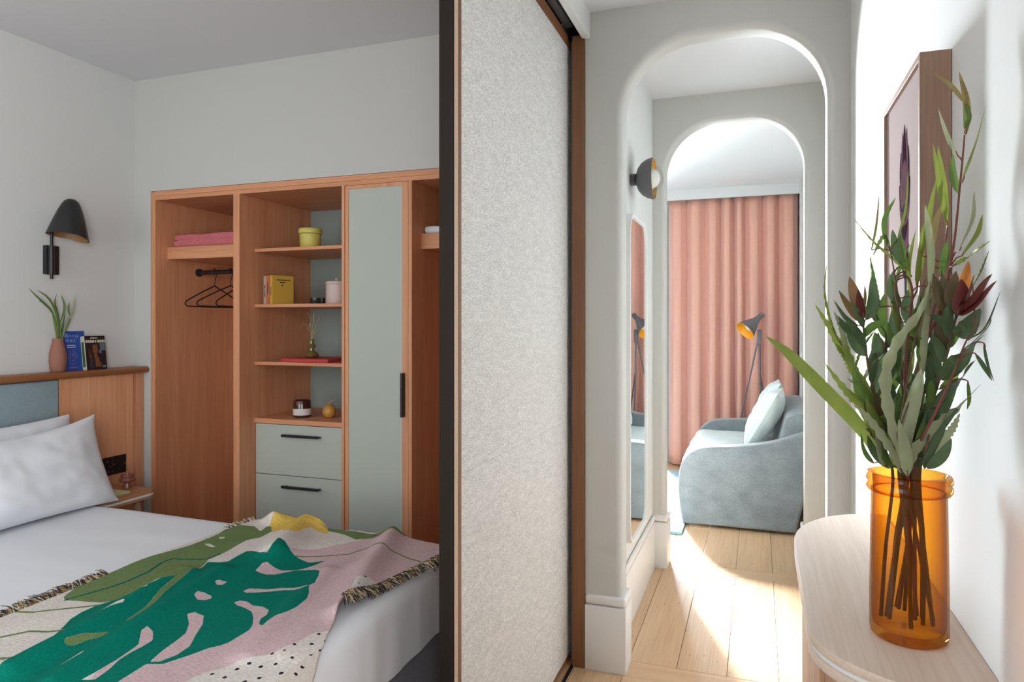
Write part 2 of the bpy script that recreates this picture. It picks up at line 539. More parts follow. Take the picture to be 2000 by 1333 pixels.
def arch_wall(name, X0, X1, z1, y0, y1, xl, xr, zt, rc, rb):
    mb = MB()
    rings = []
    for k in range(7):
        a = PI / 2 * k / 6
        rings.append((rb * (1 - math.sin(a)), y0 + rb * (1 - math.cos(a))))
    rings += [(d, y0 + y1 - y) for d, y in reversed(rings)]
    vs_, n = [], None
    for d, y in rings:
        c = arch_contour(xl, xr, zt, rc, d)
        n = len(c)
        vs_ += [(x, y, z) for x, z in c]
    fs_ = []
    for i in range(len(rings) - 1):
        for k in range(n - 1):
            fs_.append((i * n + k, (i + 1) * n + k, (i + 1) * n + k + 1, i * n + k + 1))
    mb.add(vs_, fs_, True)
    for ri, y, flip in ((0, y0, False), (len(rings) - 1, y1, True)):
        c = arch_contour(xl, xr, zt, rc, rings[ri][0])
        h = (n - 1) // 2
        # two half faces, split at the crown
        xm = (c[h][0] + c[h + 1][0]) / 2
        zc = c[h][1]
        left = [(X0, 0), (X0, z1), (xm, z1), (xm, zc)] + list(reversed(c[:h + 1]))
        right = [(xm, zc), (xm, z1), (X1, z1), (X1, 0)] + list(reversed(c[h + 1:]))
        for poly in (left, right):
            q = [(x, y, z) for x, z in poly]
            mb.add(q, [list(range(len(q))) if not flip else list(range(len(q) - 1, -1, -1))], False)
    mb.add([(X0, y0, 0), (X0, y1, 0), (X0, y1, z1), (X0, y0, z1)], [(0, 1, 2, 3)])
    mb.add([(X1, y0, 0), (X1, y1, 0), (X1, y1, z1), (X1, y0, z1)], [(3, 2, 1, 0)])
    mb.add([(X0, y0, z1), (X1, y0, z1), (X1, y1, z1), (X0, y1, z1)], [(0, 1, 2, 3)])
    return S(name, mb, M['wallshaded'])

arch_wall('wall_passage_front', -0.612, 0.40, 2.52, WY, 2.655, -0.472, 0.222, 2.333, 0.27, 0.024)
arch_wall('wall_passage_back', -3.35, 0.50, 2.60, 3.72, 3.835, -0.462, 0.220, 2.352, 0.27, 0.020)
S('wall_passage_left', MB().box(-0.68, -0.527, 2.655, 3.72, 0, 2.60).box(-0.68, -0.612, 2.60, 2.66, 0, 2.60), M['wall'])
S('wall_passage_right', MB().box(0.325, 0.45, 2.655, 3.72, 0, 2.60), M['wall'])

# ---------------- tall skirting with rounded cap
def base(name, x0, x1, y0, y1):
    o = S(name, MB().box(x0, x1, y0, y1, 0, 0.243, 0.002, 2), M['white'])
    obj('cap', MB().box(x0, x1, y0, y1, 0.2455, 0.281, 0.011, 3), M['white'], o)
base('baseboard_pier', -0.611, -0.457, 2.535, 2.662)
base('baseboard_passage_left', -0.528, -0.512, 2.663, 3.706)
base('baseboard_passage_back', -0.527, -0.449, 3.706, 3.848)
base('baseboard_pier_right', 0.208, 0.291, 2.535, 2.662)
base('baseboard_passage_back_right', 0.206, 0.324, 3.706, 3.848)
base('baseboard_passage_right', 0.310, 0.326, 2.663, 3.706)
base('baseboard_right', 0.277, 0.293, 1.95, 2.534)
base('baseboard_right_near', 0.277, 0.293, -1.79, 0.90)
base('baseboard_left', -2.835, -2.82, -1.79, 0.0)

# ---------------- sliding door in its pocket, jamb, fascia and track
d1 = tag(bpy.data.objects.new('door_1', None), 'tall sliding door faced with pale grasscloth, dark bronze leading edge', kind='structure')
COL.objects.link(d1)
d1.location = (-0.709, 2.05, 0.0)
obj('core', MB().box(-0.722, -0.686, 1.53, 2.60, 0.012, 2.395), M['jamb'], d1)
obj('leading_edge', MB().box(-0.724, -0.683, 1.511, 1.529, 0.012, 2.395, 0.0015, 1), M['bronze'], d1)
obj('edge_strip', MB().box(-0.683, -0.681, 1.511, 1.529, 0.012, 2.395), M['tan'], d1)
for z0, z1 in ((0.031, 0.9287), (0.9293, 2.3515)):
    obj('grasscloth_sheet', MB().box(-0.686, -0.6815, 1.547, 2.60, z0, z1), M['grass'], d1)
obj('stile', MB().box(-0.686, -0.680, 1.53, 1.546, 0.012, 2.395), M['jamb'], d1)
obj('top_rail', MB().box(-0.686, -0.680, 1.546, 2.60, 2.352, 2.395), M['jamb_y'], d1)
obj('bottom_rail', MB().box(-0.686, -0.680, 1.546, 2.60, 0.012, 0.030), M['jamb_y'], d1)
S('trim_jamb', MB().box(-0.661, -0.613, 2.537, 2.66, 0, 2.385, 0.0015, 1), M['jamb'])
S('trim_pocket', MB().box(-0.76, -0.613, 2.605, 2.66, 0, CEIL).box(-0.680, -0.612, 2.56, 2.66, 2.386, CEIL), M['dark'])
S('trim_fascia', MB().box(-0.622, -0.594, -1.8, 2.547, 2.369, CEIL, 0.0015, 1), M['white'])
S('trim_fascia_bedroom', MB().box(-0.79, -0.765, -1.8, 2.534, 2.369, CEIL, 0.0015, 1), M['white'])
S('trim_track', MB().box(-0.765, -0.622, -1.8, 2.547, 2.44, CEIL), M['dark'])
S('trim_track_rail', MB().box(-0.678, -0.648, -1.8, 2.50, 2.400, 2.44, 0.003, 1), M['alu'])
S('trim_floor_guide', MB().box(-0.668, -0.655, -1.8, 2.55, 0.0, 0.0025), M['dark'])

# ---------------- sitting room shell
S('wall_sitting_right', MB().box(0.345, 0.45, 3.835, 6.62, 0, 2.50), M['wall'])
S('wall_sitting_left', MB().box(-3.35, -3.2, 3.835, 6.62, 0, 2.50), M['wall'])
wfar = MB()
WX0, WX1 = -2.30, -0.885
wfar.prism([(-3.2, 0), (-3.2, 2.5), (0.345, 2.5), (0.345, 0), (WX1, 0), (WX1, 2.40), (WX0, 2.40), (WX0, 0)], 'y', 6.60, 6.72, smooth=False)
S('wall_far', wfar, M['wall'])
w1 = tag(obj('window_1', MB().box(WX0, WX1, 6.63, 6.68, 0.0, 0.05).box(WX0, WX1, 6.63, 6.68, 2.35, 2.40)
             .box(WX0, WX0 + 0.05, 6.63, 6.68, 0.05, 2.35).box(WX1 - 0.05, WX1, 6.63, 6.68, 0.05, 2.35), M['white']), kind='structure')
obj('pane', MB().box(WX0 + 0.05, WX1 - 0.05, 6.652, 6.657, 0.05, 2.35), M['glass'], w1)
S('trim_pelmet', MB().box(-3.2, 0.345, 6.36, 6.385, 2.405, 2.50, 0.002, 1).box(-3.2, 0.345, 6.385, 6.60, 2.44, 2.50), M['white'])
S('trim_window_reveal', MB().box(0.335, 0.345, 6.20, 6.36, 0, 2.50), M['white'])
# =================================================================== WARDROBE
wd = thing('wardrobe', 'built-in open wardrobe in reddish wood with sage green drawers and tall door', 'wardrobe', (-1.75, 2.8, 0))
WF, WBk = 2.537, 3.09
XA, XB = -2.7315, -0.787
def wpart(name, mb, mat, parent=wd, **k): return obj(name, mb, mat, parent, **k)
wpart('side_panel', MB().box(XA, -2.706, WF, WBk, 0, 1.925), M['cedar'])
wpart('top_panel', MB().box(-2.706, XB, WF, WBk, 1.885, 1.925), M['cedar_h'])
wpart('top_trim', MB().box(-2.706, XB, WF - 0.004, WF + 0.02, 1.903, 1.926, 0.001, 1), M['cedar_h'])
wpart('divider', MB().box(-2.246, -2.212, WF, WBk, 0.08, 1.885), M['cedar'])
wpart('divider', MB().box(-1.673, -1.660, WF, WBk, 0.08, 1.885), M['cedar'])
wpart('divider', MB().box(-1.354, -1.338, WF, WBk, 0.08, 1.885), M['cedar'])
wpart('side_panel', MB().box(-0.810, XB, WF, WBk, 0, 1.885), M['cedar'])
wpart('plinth', MB().box(-2.706, -0.81, WF + 0.03, WF + 0.05, 0.0, 0.08), M['cedar_h'])
wpart('floor_panel', MB().box(-2.706, -0.81, WF, WBk, 0.08, 0.10), M['cedar_h'])
wpart('back_panel', MB().box(-2.706, -2.246, 3.075, 3.09, 0.10, 1.885), M['cedar'])
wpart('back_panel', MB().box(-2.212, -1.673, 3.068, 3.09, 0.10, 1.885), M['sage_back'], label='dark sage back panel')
wpart('back_panel', MB().box(-1.338, -0.810, 3.075, 3.09, 0.10, 1.885), M['cedar'])
wpart('shelf', MB().box(-2.706, -2.246, 2.608, 3.075, 1.609, 1.668, 0.001, 1), M['cedar_h'])
wpart('shelf', MB().box(-1.338, -0.810, 2.622, 3.075, 1.612, 1.677, 0.001, 1), M['cedar_h'])
for z0, z1 in ((1.631, 1.646), (1.372, 1.387), (1.104, 1.119), (0.834, 0.856)):
    wpart('shelf', MB().box(-2.212, -1.673, 2.637, 3.068, z0, z1, 0.001, 1), M['cedar_h'])
for z0, z1 in ((0.600, 0.831), (0.362, 0.597), (0.110, 0.359)):
    dr = wpart('drawer', MB().box(-2.209, -1.676, 2.642, 3.05, z0, z1, 0.001, 1), M['sage'])
    zh = z1 - 0.047
    h = MB().box(-2.045, -1.846, 2.610, 2.620, zh - 0.004, zh + 0.008, 0.002, 1)
    h.box(-2.040, -2.030, 2.618, 2.643, zh - 0.003, zh + 0.003).box(-1.861, -1.851, 2.618, 2.643, zh - 0.003, zh + 0.003)
    obj('handle', h, M['black'], dr, label='slim black bar handle')
dd = MB().box(-1.658, -1.641, WF + 0.002, WF + 0.022, 0.105, 1.884, 0.001, 1).box(-1.384, -1.3565, WF + 0.002, WF + 0.022, 0.105, 1.884, 0.001, 1)
dd.box(-1.641, -1.384, WF + 0.002, WF + 0.022, 1.869, 1.884).box(-1.641, -1.384, WF + 0.002, WF + 0.022, 0.105, 0.125)
dr = wpart('door', dd, M['cedar'])
obj('panel', MB().box(-1.641, -1.384, WF + 0.005, WF + 0.016, 0.125, 1.869), M['sage'], dr, label='sage green lacquered panel')
obj('handle', MB().box(-1.382, -1.370, WF - 0.022, WF + 0.002, 0.912, 1.093, 0.002, 1), M['black'], dr, label='upright black pull handle')
rail = MB().tube([(-2.706, 2.804, 1.557), (-2.246, 2.804, 1.557)], 0.011, 14)
rail.lathe([(0.020, 0), (0.020, 0.012), (0.012, 0.016)], (-2.706, 2.804, 1.557), 16, (1, 0, 0))
wpart('hanging_rail', rail, M['black'], label='black hanging rail')

def hanger(x, yaw, label):
    c = Vector((x, 2.804, 1.557))
    t = thing('coat_hanger', label, 'hanger', c, 'black hangers on the wardrobe rail')
    pts = []
    for k in range(11):
        a = math.radians(200 - 230 * k / 10)
        pts.append((0, 0.0165 * math.cos(a), 0.0165 * math.sin(a)))
    pts += [(0, 0.006, -0.035), (0, 0.0, -0.05), (0, 0.0, -0.07)]
    R = Matrix.Rotation(yaw, 3, 'Z')
    W = lambda p: c + R @ Vector(p)
    obj('hook', MB().tube([W(p) for p in pts], 0.0022, 6), M['black'], t)
    body = [(0, 0, -0.07), (0, 0.09, -0.105), (0, 0.17, -0.140), (0, 0.195, -0.152), (0, 0.203, -0.165), (0, 0.19, -0.176), (0, 0.0, -0.178),
            (0, -0.19, -0.176), (0, -0.203, -0.165), (0, -0.195, -0.152), (0, -0.17, -0.140), (0, -0.09, -0.105), (0, 0, -0.07)]
    obj('shoulder_bar', MB().tube([W(p) for p in body], 0.0034, 6), M['black'], t)
hanger(-2.60, 0.05, 'black hanger nearest the left side panel of the wardrobe')
hanger(-2.50, -0.10, 'black hanger second from the left wardrobe side panel')
hanger(-2.43, 0.12, 'black hanger beside the wardrobe divider, third from the left')

# folded things
def cushiony(x0, x1, y0, y1, z0, z1, bump=0.004, n=18, seed=0):
    mb = MB()
    bm = bmesh.new()
    bmesh.ops.create_cube(bm, size=1.0)
    bmesh.ops.subdivide_edges(bm, edges=list(bm.edges), cuts=n, use_grid_fill=True)
    cx, cy, cz = (x0 + x1) / 2, (y0 + y1) / 2, (z0 + z1) / 2
    hx, hy, hz = (x1 - x0) / 2, (y1 - y0) / 2, (z1 - z0) / 2
    r = min(hx, hy, hz) * 0.85
    for v in bm.verts:
        p = Vector((v.co.x * 2 * hx, v.co.y * 2 * hy, v.co.z * 2 * hz))
        q = Vector((max(-hx + r, min(hx - r, p.x)), max(-hy + r, min(hy - r, p.y)), max(-hz + r, min(hz - r, p.z))))
        d = p - q
        if d.length > 1e-9: p = q + d.normalized() * r
        w = noise.noise(Vector((p.x * 9 + seed, p.y * 9, p.z * 9))) * bump
        if p.z < -hz + 0.004: w = 0
        v.co = Vector((cx, cy, cz)) + p + (d.normalized() if d.length > 1e-9 else Vector((0, 0, 0))) * w
    bm.verts.index_update()
    mb.add([v.co for v in bm.verts], [[v.index for v in f.verts] for f in bm.faces], True)
    bm.free()
    return mb
M['pinktowel'] = weave('pink_towel', lin(178, 82, 92), lin(218, 118, 124), (260, 260, 260), 1.0, 0.5, 1.0)
tb = cushiony(-2.695, -2.262, 2.625, 2.95, 1.6685, 1.705, 0.004, 14)
tw = obj('folded_blanket', tb, M['pinktowel'], None, 'folded pink waffle blanket on the wardrobe top shelf', 'blanket')
obj('fold', cushiony(-2.69, -2.264, 2.628, 2.94, 1.700, 1.731, 0.006, 14, 5), M['pinktowel'], tw)
obj('folded_linen', cushiony(-1.333, -0.86, 2.64, 2.95, 1.6775, 1.713, 0.006, 12, 3), M['linen'], None, 'white folded linen on the wardrobe shelf beside the sliding door', 'linen')

# yellow pot on the highest shelf
M['yellowpot'] = plain('yellow_ceramic', lin(206, 194, 98), 0.5, var=0.12, vscale=25)
c = (-1.985, 2.75, 1.6465)
t = thing('lidded_pot', 'small yellow ceramic pot on the top wardrobe shelf', 'pot', c)
obj('body', MB().lathe([(0.040, 0), (0.047, 0.01), (0.050, 0.07)], c, 24), M['yellowpot'], t)
obj('lid', MB().lathe([(0.054, 0.072), (0.055, 0.075), (0.055, 0.092), (0.052, 0.096)], c, 24), M['yellowpot'], t)

# books on the second shelf
def paperback(name, label, x, w, d, h, col, yaw=0.0, y=2.67, z=1.3875, pages=True, cat='book', group=None, title=None):
    t = thing(name, label, cat, (x, y, z), group)
    R = Matrix.Rotation(yaw, 3, 'Z')
    def rb(mb): return mb.rotate(R, (x, y, z))
    m = plain(name + '_cover', col, 0.55)
    th = 0.0018
    cov = MB().box(x, x + th, y, y + d, z, z + h).box(x + w - th, x + w, y, y + d, z, z + h).box(x + th, x + w - th, y, y + th, z, z + h)
    obj('cover', rb(cov), m, t)
    obj('pages', rb(MB().box(x + th, x + w - th, y + th, y + d - 0.003, z + 0.003, z + h - 0.003)), M['pages'], t)
    if title:
        mm, rects = title
        tm = MB()
        for f, a0, a1, b0, b1 in rects:
            if f == 's': tm.box(x + w * a0, x + w * a1, y - 0.0004, y, z + h * b0, z + h * b1)
            else: tm.box(x + w, x + w + 0.0004, y + d * a0, y + d * a1, z + h * b0, z + h * b1)
        obj('title_print', rb(tm), mm, t, kind='stuff')
    return t
M['pages'] = plain('paper_pages', lin(226, 216, 196), 0.9)
M['inkdark'] = plain('dark_ink', lin(60, 44, 36), 0.8)
M['inkgrey'] = plain('grey_ink', lin(96, 86, 82), 0.8)
paperback('paperback', 'slim pale grey book, leftmost on the second wardrobe shelf', -2.186, 0.020, 0.11, 0.132, lin(186, 172, 158), -0.30, 2.668,
          title=(M['inkgrey'], [('s', .3, .7, .25, .42), ('s', .3, .7, .44, .52), ('s', .3, .7, .55, .68)]))
paperback('paperback', 'slim orange book between the grey and the yellow book', -2.1645, 0.024, 0.11, 0.133, lin(198, 112, 76), -0.30, 2.6615,
          title=(M['inkdark'], [('s', .35, .55, .35, .75)]))
paperback('paperback', 'yellow book facing outward on the second wardrobe shelf', -2.139, 0.020, 0.115, 0.134, lin(206, 164, 66), -0.30, 2.654,
          title=(M['inkdark'], [('s', .3, .5, .3, .6), ('f', .2, .85, .83, .86), ('f', .35, .62, .74, .78), ('f', .42, .5, .63, .67)]))

# pink lidded canister
M['pinkcer'] = plain('pale_pink_ceramic', lin(208, 186, 178), 0.5)
c = (-1.862, 2.78, 1.3875)
t = thing('canister', 'pale pink lidded canister on the second wardrobe shelf', 'canister', c)
obj('body', MB().lathe([(0.044, 0), (0.048, 0.004), (0.048, 0.092)], c, 28), M['pinkcer'], t)
obj('lid', MB().lathe([(0.050, 0.093), (0.050, 0.102), (0.047, 0.106)], c, 28), M['pinkcer'], t)
obj('knob', MB().lathe([(0.004, 0.105), (0.004, 0.111), (0.007, 0.116), (0.005, 0.121), (0.0005, 0.122)], c, 14), M['pinkcer'], t)
M['smoke'] = plain('smoky_glass', lin(66, 58, 62), 0.2)
c = (-2.035, 2.86, 1.3875)
obj('tealight_holder', MB().lathe([(0.024, 0), (0.026, 0.003), (0.026, 0.034), (0.023, 0.034), (0.022, 0.008)], c, 20), M['smoke'], None, 'squat smoky tealight holder behind the yellow book', 'candle holder')
c = (-1.975, 2.83, 1.3875)
obj('tealight_holder', MB().lathe([(0.012, 0), (0.013, 0.002), (0.013, 0.032), (0.010, 0.032), (0.010, 0.008)], c, 16), M['black'], None, 'slim black tealight holder beside the pink canister', 'candle holder')

# bud vase, flat red book and dark book on the third shelf
M['redcover'] = plain('red_cloth_cover', lin(196, 62, 62), 0.6)
rb = obj('coffee_table_book', MB().box(-2.085, -1.83, 2.665, 2.90, 1.1195, 1.122).box(-2.085, -1.83, 2.665, 2.90, 1.131, 1.134).box(-2.085, -2.082, 2.665, 2.90, 1.122, 1.131), M['redcover'], None, 'thin red book lying flat on the third wardrobe shelf', 'book')
obj('pages', MB().box(-2.082, -1.833, 2.668, 2.897, 1.122, 1.131), M['redcover'], rb)
obj('coffee_table_book', MB().box(-1.80, -1.69, 2.75, 2.98, 1.1195, 1.129, 0.001, 1), M['smoke'], None, 'dark grey book lying flat beside the red book', 'book')
M['olivglass'] = plain('olive_glass', lin(112, 98, 52), 0.12, spec=0.8, coat=0.5)
c = (-1.985, 2.76, 1.1345)
t = thing('bud_vase', 'small olive glass bud vase standing on the red book', 'vase', c)
obj('body', MB().lathe([(0.018, 0), (0.030, 0.006), (0.034, 0.014), (0.026, 0.026), (0.012, 0.034), (0.011, 0.046), (0.020, 0.054), (0.021, 0.058), (0.012, 0.066), (0.010, 0.078), (0.012, 0.088)], c, 24), M['olivglass'], t)
M['driedstem'] = plain('dried_stem', lin(170, 150, 110), 0.8)
cv = Vector(c)
for pts in ([(0, 0, .06), (-.004, 0, .12), (-.02, -.005, .15), (-.04, -.01, .165), (-.052, -.01, .15), (-.054, -.01, .138)],
            [(0, 0, .06), (.006, 0, .13), (.008, .004, .19), (.012, .004, .215)],
            [(0, 0, .06), (.012, .003, .11), (.035, .0, .14), (.05, -.004, .15)],
            [(0, 0, .06), (.02, .0, .15), (.045, .005, .20), (.055, .005, .21)],
            [(0, 0, .06), (0, .004, .14), (-.015, .006, .2), (-.03, .006, .215)]):
    obj('dried_stem', MB().tube([cv + Vector(p) for p in pts], 0.0014, 6, 0.0008), M['driedstem'], t)
for p in ((.009, .002, .175), (-.008, 0, .155), (.012, .0, .2)):
    obj('dried_bud', MB().lathe([(0.001, -0.012), (0.004, -0.004), (0.003, 0.006), (0.0005, 0.014)], cv + Vector(p), 8, (.1, 0, 1)), M['driedstem'], t)

# candle and pear on the counter
M['brownglass'] = plain('brown_glass', lin(66, 30, 24), 0.1, spec=0.8, coat=0.4)
c = (-2.02, 2.735, 0.8565)
t = thing('candle_jar', 'brown glass candle jar with white label on the drawer counter', 'candle', c)
obj('jar', MB().lathe([(0.038, 0), (0.041, 0.004), (0.041, 0.074), (0.037, 0.080), (0.034, 0.080), (0.034, 0.05)], c, 28), M['brownglass'], t)
M['label'] = plain('white_paper_label', lin(214, 208, 204), 0.7)
obj('paper_label', MB().lathe([(0.0416, 0.012), (0.0416, 0.042)], c, 28, cap0=False, cap1=False), M['label'], t, label='white paper label')
M['pear'] = plain('golden_gourd', lin(190, 138, 62), 0.45, var=0.15, vscale=30)
c = (-1.885, 2.755, 0.8565)
t = thing('wooden_pear', 'small golden pear shaped ornament beside the brown candle jar', 'ornament', c)
obj('body', MB().lathe([(0.012, 0), (0.024, 0.008), (0.031, 0.024), (0.030, 0.040), (0.022, 0.054), (0.010, 0.063), (0.002, 0.066)], c, 24), M['pear'], t)
obj('stalk', MB().tube([Vector(c) + Vector(p) for p in ((0, 0, .062), (.006, 0, .075), (.02, .0, .082), (.036, 0, .086))], 0.0026, 6, .0018), M['driedstem'], t)

# =================================================================== HEADBOARD
hb = thing('headboard', 'wall length wooden headboard with blue grey upholstered panel and shelf rail', 'headboard', (-2.80, 1.3, 0))
obj('back_board', MB().box(-2.834, -2.785, -0.2, 2.530, 0.0, 1.062), M['hbwood'], hb)
obj('wood_panel', MB().box(-2.785, -2.767, 2.103, 2.466, 0.0, 1.062, 0.001, 1), M['hbwood'], hb)
obj('end_post', MB().box(-2.785, -2.774, 2.490, 2.530, 0.0, 1.062, 0.001, 1), M['cedar'], hb)
pn = cushiony(-2.795, -2.757, 0.45, 2.095, 0.0, 1.060, 0.0, 10)
obj('upholstered_panel', MB().box(-2.785, -2.757, 0.45, 2.094, 0.0, 1.060, 0.008, 3), M['hbblue'], hb, label='blue grey woven upholstered panel')
rp = []
for k in range(9):
    a = -PI / 2 + PI * k / 8
    rp.append((-2.752 + 0.0145 * math.cos(a), 1.0775 + 0.0145 * math.sin(a)))
rp += [(-2.834, 1.092), (-2.834, 1.063)]
obj('shelf_rail', MB().prism(rp, 'y', -0.2, 2.533, 0.004, 2), M['cedar_shelf'], hb, label='rounded dark wood rail')

# switch plates
def plate(y0, y1, label, dots):
    t = thing('switch_plate', label, 'switch', (-2.767, (y0 + y1) / 2, 0.61), 'black plates on the headboard')
    obj('plate', MB().box(-2.767, -2.761, y0, y1, 0.609, 0.692, 0.0015, 1), M['black'], t)
    for y, z in dots:
        obj('button', MB().lathe([(0.0045, 0), (0.0045, 0.002), (0.003, 0.003)], (-2.761, y, z), 10, (1, 0, 0)), M['alu'], t)
plate(2.266, 2.348, 'black socket plate with small round buttons, half behind the pillow', [(2.325, .672), (2.335, .648), (2.33, .626), (2.30, .66)])
plate(2.351, 2.424, 'plain black switch plate on the headboard beside the wardrobe', [(2.357, .655), (2.417, .652)])

# vase with sprigs on the headboard shelf
M['terracotta'] = plain('matt_terracotta', lin(148, 100, 82), 0.75, var=0.06, vscale=14)
c = (-2.797, 2.118, 1.0925)
t = thing('terracotta_vase', 'small matt terracotta vase on the headboard shelf', 'vase', c)
obj('body', MB().lathe([(0.024, 0), (0.029, 0.006), (0.0335, 0.045), (0.0325, 0.075), (0.026, 0.108), (0.0205, 0.128), (0.021, 0.141), (0.018, 0.141), (0.017, 0.10)], c, 28), M['terracotta'], t)
LEAF = {
    'd': leafmat('leaf_dark_green', lin(64, 86, 54), lin(98, 118, 82), 0.3),
    'g': leafmat('leaf_mid_green', lin(74, 104, 46), lin(108, 134, 66), 0.35),
    'y': leafmat('leaf_yellow_green', lin(110, 128, 52), lin(146, 156, 76), 0.42),
    'p': leafmat('leaf_pale_sage', lin(140, 148, 112), lin(170, 174, 140), 0.3),
    'r': leafmat('bract_dark_red', lin(86, 36, 36), lin(122, 58, 50), 0.3),
    'm': leafmat('bract_maroon_green', lin(84, 66, 48), lin(98, 92, 60), 0.25),
    'e': leafmat('bract_green_red_edge', lin(92, 92, 48), lin(140, 92, 64), 0.35),
    'o': leafmat('bract_orange', lin(182, 104, 48), lin(204, 140, 76), 0.4),
    'b': leafmat('leaf_brown_olive', lin(118, 104, 60), lin(138, 120, 78), 0.3),
}
M['stem'] = plain('woody_stem', lin(92, 72, 50), 0.8, var=0.15, vscale=60)
M['redstem'] = plain('red_stem', lin(112, 60, 50), 0.7)

def catmull(pts, n):
    P = [Vector(p) for p in pts]
    if len(P) == 2: P = [P[0], (P[0] + P[1]) / 2, P[1]]
    Q = [P[0] * 2 - P[1]] + P + [P[-1] * 2 - P[-2]]
    out = []
    for k in range(n + 1):
        s = k / n * (len(P) - 1)
        i = min(int(s), len(P) - 2)
        t = s - i
        a, b, c_, d = Q[i], Q[i + 1], Q[i + 2], Q[i + 3]
        out.append(0.5 * ((2 * b) + (c_ - a) * t + (2 * a - 5 * b + 4 * c_ - d) * t * t + (3 * b - a - 3 * c_ + d) * t ** 3))
    return out

def blade(pts, w, ser=0, n=9, face=Vector((-0.33, 0.94, 0)), tw=0.8):
    """a leaf: spine, two folded halves, optional saw edge, and a little thickness at the midrib"""
    if ser: n = 18
    sp = catmull(pts, n)
    vs_, fs_ = [], []
    L_ = sum((sp[i + 1] - sp[i]).length for i in range(n))
    tw = random.uniform(-tw, tw)
    for i, p in enumerate(sp):
        d = (sp[min(i + 1, n)] - sp[max(i - 1, 0)]).normalized()
        side = d.cross(face)
        side = side.normalized() if side.length > 1e-4 else d.orthogonal().normalized()
        nor = side.cross(d).normalized()
        R = Matrix.Rotation(tw, 3, d)
        side, nor = R @ side, R @ nor
        s = i / n
        ww = w / 2 * (max(0.0, math.sin(PI * min(1, s ** 0.8 * 0.97 + 0.03))) ** 0.75 * 0.97 + 0.03)
        if ser and 1 < i < n: ww *= 1.18 if i % 2 else 0.72
        vs_ += [p - side * ww + nor * ww * 0.3, p, p + side * ww + nor * ww * 0.3]
    for i in range(n):
        a = i * 3
        fs_ += [(a, a + 1, a + 4, a + 3), (a + 1, a + 2, a + 5, a + 4)]
    return MB().add(vs_, fs_, True)

t = None
sg = thing('grevillea_sprig', 'curly green sprig in the terracotta vase on the headboard', 'foliage', (-2.797, 2.118, 1.15))
top = Vector((-2.797, 2.118, 1.20))
def hb_pt(y, z, x=-2.79): return (x, y, z)
obj('stem', MB().tube([(-2.797, 2.118, 1.11), (-2.797, 2.12, 1.20), (-2.795, 2.122, 1.30)], 0.0022, 6, 0.0015), M['stem'], sg)
for col, w, pts in [
    ('g', .009, [(2.116, 1.25), (2.09, 1.34), (2.06, 1.375), (2.02, 1.41), (1.986, 1.443)]),
    ('g', .009, [(2.118, 1.27), (2.105, 1.345), (2.07, 1.405), (2.02, 1.437)]),
    ('g', .008, [(2.118, 1.24), (2.115, 1.33), (2.10, 1.385), (2.108, 1.425)]),
    ('g', .009, [(2.122, 1.30), (2.14, 1.35), (2.14, 1.385), (2.125, 1.422)]),
    ('p', .011, [(2.124, 1.21), (2.15, 1.30), (2.18, 1.35), (2.19, 1.425)]),
    ('g', .008, [(2.125, 1.22), (2.155, 1.29), (2.172, 1.325)]),
    ('d', .008, [(2.124, 1.22), (2.135, 1.29), (2.145, 1.345)]),
    ('g', .008, [(2.165, 1.33), (2.16, 1.36), (2.164, 1.39)]),
    ('y', .008, [(2.112, 1.22), (2.10, 1.29), (2.085, 1.35)]),
    ('p', .009, [(2.112, 1.20), (2.108, 1.28), (2.10, 1.33)]),
    ('g', .011, [(2.12, 1.21), (2.122, 1.27), (2.12, 1.32)]),
    ('d', .007, [(2.075, 1.36), (2.05, 1.385), (2.03, 1.39)])]:
    obj('leaf', blade([hb_pt(y, z) for y, z in pts], w, 0, 8, Vector((-0.8, 0.6, 0))), LEAF[col], sg)

# two books leaning against the wall behind the shelf
M['bluecover'] = plain('blue_cover', lin(44, 78, 160), 0.45)
M['bluelight'] = plain('pale_blue_print', lin(120, 140, 200), 0.5)
M['whiteprint'] = plain('white_print', lin(220, 220, 224), 0.5)
def leaning(name, label, y0, y1, h, th, xb, lean, cover, art, spine_col=None):
    """face-out book: bottom at the shelf, front towards +x, leaning back to the wall"""
    z = 1.0925
    piv = (xb, (y0 + y1) / 2, z)
    R = Matrix.Rotation(-lean, 3, 'Y')
    t = thing(name, label, 'book', piv)
    rr = lambda mb: mb.rotate(R, piv)
    obj('cover', rr(MB().box(xb - 0.0015, xb, y0, y1, z, z + h).box(xb - th, xb - th + 0.0015, y0, y1, z, z + h).box(xb - th, xb, y0, y0 + 0.0015, z, z + h)), cover, t)
    obj('pages', rr(MB().box(xb - th + 0.0015, xb - 0.0015, y0 + 0.0015, y1 - 0.002, z + 0.002, z + h - 0.002)), M['pages'], t)
    for nm, mat, rects in art:
        mb = MB()
        for a0, a1, b0, b1 in rects:
            if a0 < 0:   # print on the spine
                mb.box(xb - th * b1 if False else xb - th * 0.85, xb - th * 0.15, y0 - 0.0004, y0, z + h * b0, z + h * b1)
            else:
                mb.box(xb, xb + 0.0004, y0 + (y1 - y0) * a0, y0 + (y1 - y0) * a1, z + h * b0, z + h * b1)
        obj(nm, rr(mb), mat, t, kind='stuff')
    return t
M['bluemid'] = plain('blue_print', lin(74, 104, 178), 0.5)
M['pinkprint'] = plain('mauve_print', lin(112, 98, 158), 0.5)
